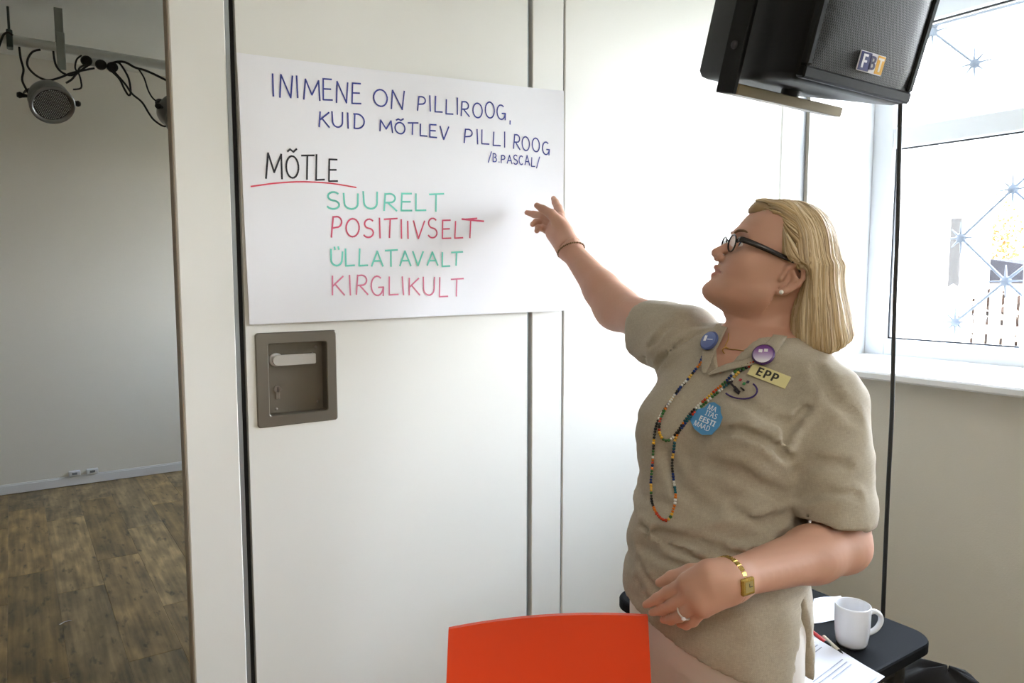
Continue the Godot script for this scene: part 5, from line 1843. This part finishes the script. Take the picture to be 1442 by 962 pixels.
func face_details() -> void:
	for sg in [-1.0, 1.0]:
		var s := st_new()
		lathe(s, [Vector2(0.0001, 0.0121), Vector2(0.0044, 0.0113), Vector2(0.0075, 0.0095), Vector2(0.0108, 0.0055), Vector2(0.0121, 0.0), Vector2(0.0001, -0.0121)], 18, y_to(hp(76.2, 38.0, 31 * sg), HF * 0.97 + HU * 0.1))
		var eye := put("eye", done(s), mat(sc(225, 222, 218), 0.2), woman)
		s = st_new()
		lathe(s, [Vector2(0.0001, 0.0125), Vector2(0.0045, 0.0117), Vector2(0.0055, 0.0108)], 16, y_to(hp(76.2, 38.0, 31 * sg), HF * 0.97 + HU * 0.1))
		put("iris", done(s), mat(sc(70, 90, 110), 0.15), eye)
		s = st_new()
		tube(s, smooth_path([hp(100.5, 56, 10 * sg), hp(97.5, 61, 22 * sg), hp(89.5, 62.5, 36 * sg), hp(80, 59, 48 * sg)], 4), [0.0014, 0.0022, 0.0026, 0.0028, 0.0028, 0.0028, 0.0026, 0.0025, 0.0022, 0.002, 0.0016, 0.0012, 0.0008], 6)
		put("eyebrow", done(s), mat(sc(120, 88, 62), 0.8), woman)
	# glasses
	var t := worn("glasses", "black framed glasses with dark temples on the woman's nose", "glasses", Transform3D(Basis.IDENTITY, hp(100, 36, 0)))
	var o := hp(100, 36, 0)
	var dark := mat(sc(28, 20, 20), 0.22)
	for sg in [-1.0, 1.0]:
		var ring := []
		for k in 25:
			var a := TAU * k / 24.0
			var y := 34.0 + 15.0 * sin(a) - 0.12 * 24 * cos(a) * -0.2
			ring.append(hp(101.5 + sin(a) * 4.0 - (cos(a) + 1) * 0.9, y, sg * (31.5 + 23.0 * cos(a))) - o)
		var s := st_new()
		tube(s, ring, 0.0016, 7, false)
		put("lens_rim", done(s), dark, t)
		s = st_new()
		s.set_smooth_group(0)
		for k in 24: tri(s, hp(101.0, 34, sg * 31.5) - o, ring[k], ring[k + 1])
		put("lens", done(s), mats.glass, t)
		s = st_new()
		var path := smooth_path([hp(97.5, 40, 54 * sg) - o, hp(92, 42, 66 * sg) - o, hp(60, 42, 76 * sg) - o, hp(20, 41, 79.5 * sg) - o, hp(-6, 40.5, 79 * sg) - o, hp(-22, 30, 76 * sg) - o], 4)
		var rr := []
		for i in path.size(): rr.append(lerpf(0.0062, 0.003, float(i) / path.size()))
		tube(s, path, rr, 8, true, 0.4, HU)
		put("temple", done(s), dark, t)
	var s2 := st_new()
	tube(s2, smooth_path([hp(103, 38, -9) - o, hp(106.5, 41, 0) - o, hp(103, 38, 9) - o], 5), 0.0016, 7)
	put("bridge", done(s2), dark, t)
	# ear stud
	s2 = st_new()
	lathe(s2, [Vector2(0.0042, 0.0), Vector2(0.0036, 0.002), Vector2(0.0001, 0.0032)], 12, Transform3D(y_to(Vector3.ZERO, HS)))
	var st := worn("ear_stud", "small round silver stud on the woman's ear lobe", "earring", Transform3D(Basis.IDENTITY, hp(-5, -17, 81.5)))
	put("stud", done(s2), mat(sc(226, 226, 222), 0.2), st)

func strip_on_tunic(name_: String, inner: Array, outer: Array, lift_in: float, lift_out: float, m: Material, parent: Node) -> void:
	# a flap laid on the tunic between two edges (points in her own x, y)
	var a := smooth_path(inner, 5)
	var b := smooth_path(outer, 5)
	var n := a.size()
	var M := 4
	var s := st_new()
	s.set_smooth_group(0)
	var g := []
	for i in n:
		var row := []
		for j in M + 1:
			var q: Vector2 = a[i].lerp(b[i], float(j) / M)
			var hit := drop(q.x, q.y)
			row.append(hit[0] + hit[1] * lerpf(lift_in, lift_out, float(j) / M))
		g.append(row)
	# even out jumps where the cloth falls away
	for it in 3:
		for i in range(1, n - 1):
			for j in M + 1: g[i][j] = g[i][j] * 0.5 + (g[i - 1][j] + g[i + 1][j]) * 0.25
	var back := Vector3(0, 0, -0.0022)
	for i in n - 1:
		for j in M:
			quad(s, g[i][j], g[i + 1][j], g[i + 1][j + 1], g[i][j + 1])
			quad(s, g[i][j + 1] + back, g[i + 1][j + 1] + back, g[i + 1][j] + back, g[i][j] + back)
		quad(s, g[i][0] + back, g[i + 1][0] + back, g[i + 1][0], g[i][0])
		quad(s, g[i][M], g[i + 1][M], g[i + 1][M] + back, g[i][M] + back)
	put(name_, done(s), m, parent)

func collar(linen: Material) -> void:
	var tn: Node = woman.get_node("tunic")
	strip_on_tunic("collar", [Vector2(0.0283, 1.2955), Vector2(0.0485, 1.3123), Vector2(0.0715, 1.3233), Vector2(0.0946, 1.3326), Vector2(0.1129, 1.3524), Vector2(0.1346, 1.3689)], [Vector2(0.0298, 1.2922), Vector2(0.0589, 1.3056), Vector2(0.0881, 1.3169), Vector2(0.1174, 1.3296), Vector2(0.1321, 1.3441), Vector2(0.1540, 1.3646)], 0.004, 0.007, linen, tn)
	strip_on_tunic("collar", [Vector2(0.0267, 1.2976), Vector2(0.0370, 1.3190), Vector2(0.0475, 1.3419), Vector2(0.0592, 1.3624), Vector2(0.0717, 1.3772)], [Vector2(0.0211, 1.2945), Vector2(0.0238, 1.3147), Vector2(0.0285, 1.3370), Vector2(0.0433, 1.3630), Vector2(0.0617, 1.3807)], 0.004, 0.006, linen, tn)

func on_tunic(x: float, y: float, lift: float, ydir: Vector3) -> Transform3D:
	var h := drop(x, y)
	return frame_of(h[0] + h[1] * lift, h[1], ydir)

func worn_things() -> void:
	var xy := func(v: Vector3) -> Vector2: return Vector2(v.x, v.y)
	# pin badges on the collar
	var a := Vector3(0.1092, 1.3348, -0.0324)
	var tb := on_tunic(a.x, a.y, 0.010, Vector3.UP)
	var disc := func(o: Node3D, r: float, c1: Color, c2: Color, rim: Color) -> void:
		var s := st_new()
		lathe(s, [Vector2(r, -0.001), Vector2(r + 0.0004, 0.0012), Vector2(r * 0.9, 0.0034), Vector2(r * 0.86, 0.0038)], 28, Transform3D(Basis(Vector3.RIGHT, PI / 2), Vector3.ZERO))
		put("badge_rim", done(s), mat(rim, 0.25), o)
		s = st_new()
		s.set_smooth_group(0)
		for k in 28:
			for ring in 4:
				var q := []
				for c in [[ring, k], [ring, k + 1], [ring + 1, k + 1], [ring + 1, k]]:
					var rr: float = r * 0.87 * c[0] / 4.0
					var an: float = TAU * c[1] / 28.0
					q.append(Vector3(cos(an) * rr, sin(an) * rr, 0.0036 + 0.0012 * (1.0 - pow(c[0] / 4.0, 2.0))))
				for i in [0, 2, 1, 0, 3, 2]:
					s.set_color(c1.lerp(c2, clampf(0.5 + q[i].y / r * 0.75, 0, 1)).srgb_to_linear())
					s.add_vertex(q[i])
		var fm := mat(Color.WHITE, 0.2)
		fm.vertex_color_use_as_albedo = true
		put("badge_face", done(s), fm, o)
	var b1 := worn("pin_badge", "round white and purple pin badge on the woman's left collar", "badge", tb)
	disc.call(b1, 0.0195, sc(236, 234, 246), sc(112, 62, 138), sc(70, 40, 96))
	var e1 := put("emblem", box(Vector3(-0.008, 0.002, 0.0046), Vector3(-0.0015, 0.008, 0.0052), 0.0004), mat(sc(244, 244, 248), 0.3), b1)
	put("emblem", box(Vector3(0.001, 0.0035, 0.0046), Vector3(0.0075, 0.0095, 0.0052), 0.0004), mat(sc(244, 244, 248), 0.3), b1)
	var b := Vector3(0.0406, 1.3520, -0.1166)
	var b2 := worn("pin_badge", "small round blue pin badge on the woman's right collar", "badge", on_tunic(b.x, b.y, 0.009, Vector3.UP))
	disc.call(b2, 0.019, sc(96, 112, 170), sc(116, 132, 186), sc(74, 88, 140))
	put("emblem", box(Vector3(-0.010, -0.003, 0.0046), Vector3(-0.004, 0.008, 0.0052), 0.0005), mat(sc(238, 240, 248), 0.3), b2)
	put("emblem", box(Vector3(-0.002, 0.0, 0.0046), Vector3(0.011, 0.002, 0.0052), 0.0003), mat(sc(200, 208, 232), 0.3), b2)
	# name tape
	var c := Vector3(0.1108, 1.3041, -0.0090)
	var tt := on_tunic(c.x, c.y, 0.0025, Vector3(0.36, 0.93, 0))
	var tape := worn("name_tape", "pale yellow name tape with handwritten letters on the woman's chest", "name tag", tt)
	put("tape", box(Vector3(-0.034, -0.0125, -0.0004), Vector3(0.034, 0.0125, 0.0005), 0.0002), mat(sc(216, 206, 150), 0.6), tape)
	var lt := put("name_letters", text_mesh("EPP", 0.0165, 0.0003), mat(sc(34, 30, 28), 0.6), tape)
	lt.position = Vector3(-0.003, 0.0, 0.0007)
	# sticker
	var d := Vector3(0.0073, 1.2285, -0.0141)
	var ts := on_tunic(d.x, d.y, 0.003, Vector3(0.22, 0.97, 0))
	var stk := worn("sticker", "light blue sticker with white lettering on the woman's tunic", "sticker", ts)
	var s := st_new()
	prism(s, PackedVector2Array([Vector2(-0.026, -0.014), Vector2(-0.012, -0.024), Vector2(0.006, -0.028), Vector2(0.022, -0.021), Vector2(0.028, -0.004), Vector2(0.026, 0.012), Vector2(0.019, 0.018), Vector2(0.014, 0.027), Vector2(0.0, 0.03), Vector2(-0.008, 0.026), Vector2(-0.012, 0.016), Vector2(-0.026, 0.006), Vector2(-0.034, -0.006)]), -0.0004, 0.0004)
	stk.scale = Vector3(1.35, 1.05, 1.0)
	put("sticker_sheet", done(s), mat(sc(74, 150, 206), 0.5), stk)
	for q in [["MA", 0.002, 0.019, 0.0085], ["ITAS", 0.006, 0.0085, 0.0085], ["EESTI", 0.004, -0.0035, 0.0092], ["MAAD", -0.001, -0.0145, 0.0085]]:
		var w := put("sticker_letters", text_mesh(q[0], q[3], 0.0003, q[0] == "EESTI"), mat(sc(236, 242, 248), 0.5), stk)
		w.position = Vector3(q[1], q[2], 0.0006)
	# stitched emblem: an arc with a small figure
	var f := Vector3(0.0621, 1.2807, -0.0161)
	var te := on_tunic(f.x, f.y, 0.0015, Vector3(0.2, 0.97, 0))
	var em := Node3D.new()
	em.name = "stitched_emblem"
	(woman.get_node("tunic") as Node).add_child(em)
	em.transform = te
	em.scale = Vector3.ONE * 1.2
	tag(em, "stitched emblem with a violet arc and a small black figure")
	s = st_new()
	var arcp := []
	for v in arc(0.0, 0.0, 0.027, 0.016, -125, 55, 20): arcp.append(Vector3(v.x, v.y, 0.0012))
	tube(s, arcp, 0.0013, 6)
	put("emblem_arc", done(s), mat(sc(62, 44, 110), 0.7), em)
	for q in [[-0.02, 0.006, 0.010, 0.003, 0.5], [-0.012, 0.002, 0.018, 0.003, -0.5], [-0.003, -0.002, 0.014, 0.003, -0.5], [-0.002, -0.006, 0.012, 0.0025, -0.4], [0.004, 0.001, 0.009, 0.0025, -0.4]]:
		var o := put("emblem_stroke", box(Vector3(-q[2] / 2, -q[3] / 2, 0), Vector3(q[2] / 2, q[3] / 2, 0.0014), 0.0004), mat(sc(34, 28, 34), 0.7), em)
		o.position = Vector3(q[0], q[1], 0)
		o.rotation.z = q[4]
	for q in [[-0.006, 0.014, sc(176, 40, 60)], [0.002, 0.010, sc(60, 150, 90)], [0.006, 0.014, sc(60, 60, 80)]]:
		var o := put("emblem_stroke", box(Vector3(-0.0022, -0.0022, 0), Vector3(0.0022, 0.0022, 0.0014), 0.0008), mat(q[2], 0.7), em)
		o.position = Vector3(q[0], q[1], 0)
	beads()
	wrist_things()

func beads() -> void:
	var cols := [sc(24, 24, 28), sc(232, 232, 226), sc(226, 124, 44), sc(232, 182, 60), sc(236, 190, 90), sc(30, 90, 100), sc(40, 60, 120), sc(196, 66, 40), sc(60, 110, 60), sc(24, 24, 28)]
	var runs := [
		[Vector2(0.0262, 1.3294), Vector2(0.0140, 1.3038), Vector2(-0.0164, 1.2719), Vector2(-0.0474, 1.2383), Vector2(-0.0657, 1.2071), Vector2(-0.0719, 1.1755), Vector2(-0.0743, 1.1232), Vector2(-0.0784, 1.0884), Vector2(-0.0786, 1.0629), Vector2(-0.0702, 1.0521), Vector2(-0.0591, 1.0551), Vector2(-0.0494, 1.0740), Vector2(-0.0453, 1.1010), Vector2(-0.0437, 1.1335), Vector2(-0.0413, 1.1639), Vector2(-0.0373, 1.1904), Vector2(-0.0153, 1.2227), Vector2(0.0177, 1.2558), Vector2(0.0487, 1.2836), Vector2(0.0705, 1.3072), Vector2(0.0950, 1.3221)],
		[Vector2(0.0218, 1.3144), Vector2(0.0031, 1.2909), Vector2(-0.0265, 1.2620), Vector2(-0.0505, 1.2322), Vector2(-0.0600, 1.2131), Vector2(-0.0631, 1.1942), Vector2(-0.0581, 1.1816), Vector2(-0.0473, 1.1825), Vector2(-0.0371, 1.1953), Vector2(-0.0147, 1.2272), Vector2(0.0169, 1.2584), Vector2(0.0468, 1.2864), Vector2(0.0693, 1.3104), Vector2(0.0934, 1.3243)]]
	var t := worn("bead_necklace", "long double string of small colourful beads hanging over the tunic", "necklace", Transform3D.IDENTITY)
	var rng := RandomNumberGenerator.new()
	rng.seed = 21
	var bead := []
	var strand := 0
	for run in runs:
		var path := smooth_path(run, 10)
		var pts := []
		for q in path:
			var h := drop(q.x, q.y)
			pts.append(h[0] + h[1] * (0.0026 if strand == 0 else 0.0034))
		# a string does not follow every crease
		for it in 6:
			for i in range(1, pts.size() - 1): pts[i] = pts[i] * 0.5 + (pts[i - 1] + pts[i + 1]) * 0.25
			for i in pts.size():
				var dd := tunic(pts[i])
				if dd < 0.0024: pts[i] += grad(tunic, pts[i], 0.006) * (0.0024 - dd)
		var s := st_new()
		tube(s, pts, 0.0005, 5)
		put("string", done(s), mats.cable, t)
		s = st_new()
		s.set_smooth_group(0)
		var step := 0.0052
		var left := 0.0
		var col: Color = cols[0]
		var same := 0
		for i in pts.size() - 1:
			var d: Vector3 = pts[i + 1] - pts[i]
			var len := d.length()
			while left < len:
				if same <= 0:
					col = cols[rng.randi_range(0, cols.size() - 1)]
					same = rng.randi_range(1, 3)
				same -= 1
				s.set_color(col.srgb_to_linear())
				var r := 0.0028 * rng.randf_range(0.9, 1.12)
				var prof := [Vector2(0.0001, -r * 0.8), Vector2(r * 0.8, -r * 0.6), Vector2(r, 0), Vector2(r * 0.8, r * 0.6), Vector2(0.0001, r * 0.8)]
				lathe(s, prof, 7, y_to(pts[i] + d.normalized() * left, d))
				left += step
			left -= len
		var bm := mat(Color.WHITE, 0.25)
		bm.vertex_color_use_as_albedo = true
		var o := put("beads", done(s), bm, t)
		o.set_meta("kind", "stuff")
		strand += 1
	# fine chain with a pendant at the neck
	var ch := worn("neck_chain", "fine gold chain with a small round pendant at the woman's neck", "necklace", Transform3D.IDENTITY)
	var cp := [Vector2(0.0696, 1.3706), Vector2(0.0643, 1.3576), Vector2(0.0591, 1.3446), Vector2(0.0761, 1.3433), Vector2(0.0970, 1.3420), Vector2(0.1179, 1.3446), Vector2(0.1363, 1.3524)]
	var pts2 := []
	for q in smooth_path(cp, 5):
		var z := 0.2
		for k in 60:
			var d := skin_head(Vector3(q.x, q.y, z))
			if d < 0.0024: break
			z -= clampf(d * 0.7, 0.0005, 0.03)
			if z < -0.3: break
		pts2.append(Vector3(q.x, q.y, z))
	var s3 := st_new()
	tube(s3, pts2, 0.0009, 5)
	var gold := mat(sc(196, 154, 88), 0.3, 0.8)
	put("chain", done(s3), gold, ch)
	s3 = st_new()
	var pp: Vector3 = pts2[10]
	var ringp := []
	for k in 17: ringp.append(pp + Vector3(cos(TAU * k / 16.0) * 0.0055, -0.004 + sin(TAU * k / 16.0) * 0.0055, 0.002))
	tube(s3, ringp, 0.0012, 6)
	put("pendant", done(s3), gold, ch)

func wrist_things() -> void:
	var gold := mat(sc(190, 158, 84), 0.24, 0.85)
	# wristwatch on the near arm: links round the wrist and a square case
	var ax := (WRL - ELL).normalized()
	var c := WRL - ax * 0.004
	var up := Vector3.UP - ax * ax.y
	up = up.normalized()
	var side := ax.cross(up)
	if side.z < 0: side = -side
	var t := worn("wristwatch", "gold wristwatch with a square face on the woman's lowered arm", "watch", Transform3D(Basis.IDENTITY, c))
	var R := 0.0335
	var caseang := deg_to_rad(4.0)
	var n := 22
	for k in n:
		var a := caseang + TAU * (k + 2.0) / (n + 3.0)
		var dir := side * cos(a) + up * sin(a)
		var tang := -side * sin(a) + up * cos(a)
		var o := put("link", box(Vector3(-0.0046, -0.0036, -0.001), Vector3(0.0046, 0.0036, 0.0014), 0.0008), gold, t)
		o.transform = Transform3D(Basis(ax, tang, ax.cross(tang)).orthonormalized(), dir * R)
	var dir0 := side * cos(caseang) + up * sin(caseang)
	var tan0 := -side * sin(caseang) + up * cos(caseang)
	var fb := Basis(tan0.cross(dir0).normalized(), tan0, dir0)
	var cs := put("case", box(Vector3(-0.0125, -0.0125, -0.0035), Vector3(0.0125, 0.0125, 0.004), 0.0022), gold, t)
	cs.transform = Transform3D(fb, dir0 * (R + 0.001))
	var fc := put("dial", box(Vector3(-0.008, -0.008, 0.0034), Vector3(0.008, 0.008, 0.0043), 0.0004), mat(sc(170, 150, 96), 0.2, 0.3), cs)
	put("hour_hand", box(Vector3(-0.0005, 0.0, 0.0042), Vector3(0.0005, 0.0048, 0.0046)), mats.rubber, cs)
	put("minute_hand", box(Vector3(0.0, -0.0005, 0.0042), Vector3(0.0062, 0.0005, 0.0046)), mats.rubber, cs)
	# ring
	var f0: Vector3 = HAND_L[5][0][0]
	var f1: Vector3 = HAND_L[5][1][0]
	var m := f0.lerp(f1, 0.72)
	var d := (f1 - f0).normalized()
	var rg := worn("finger_ring", "silver ring with a small stone on the woman's lowered hand", "ring", Transform3D(Basis.IDENTITY, m))
	var s := st_new()
	var fr := y_to(Vector3.ZERO, d)
	var rp := []
	for k in 21: rp.append(fr * (Vector3(cos(TAU * k / 20.0), 0, sin(TAU * k / 20.0)) * 0.0112))
	tube(s, rp, 0.0014, 7, false)
	put("band", done(s), mats.steel_light, rg)
	var out := Vector3(-0.2, -0.35, 1.0)
	out = (out - d * out.dot(d)).normalized()
	s = st_new()
	lathe(s, [Vector2(0.0032, 0.0), Vector2(0.0035, 0.0016), Vector2(0.0018, 0.003), Vector2(0.0001, 0.003)], 8, y_to(out * 0.0112, out), true)
	put("stone", done(s), mat(sc(236, 236, 240), 0.05), rg)
	# bead bracelet on the raised wrist
	var ax2 := (WRR - ELR).normalized()
	var c2 := WRR - ax2 * 0.012
	var fr2 := y_to(Vector3.ZERO, (ax2 + Vector3(0.25, 0.0, 0.25)).normalized())
	var br := worn("bracelet", "thin golden brown bracelet of beads on the woman's raised wrist", "bracelet", Transform3D(Basis.IDENTITY, c2))
	s = st_new()
	for k in 46:
		var a := TAU * k / 46.0
		var r := 0.0021 if k % 2 else 0.0026
		lathe(s, [Vector2(0.0001, -r), Vector2(r * 0.8, -r * 0.6), Vector2(r, 0), Vector2(r * 0.8, r * 0.6), Vector2(0.0001, r)], 7, Transform3D(Basis.IDENTITY, fr2 * (Vector3(cos(a), 0, sin(a)) * 0.0355)))
	put("bead_ring", done(s), mat(sc(120, 92, 56), 0.3, 0.4), br)
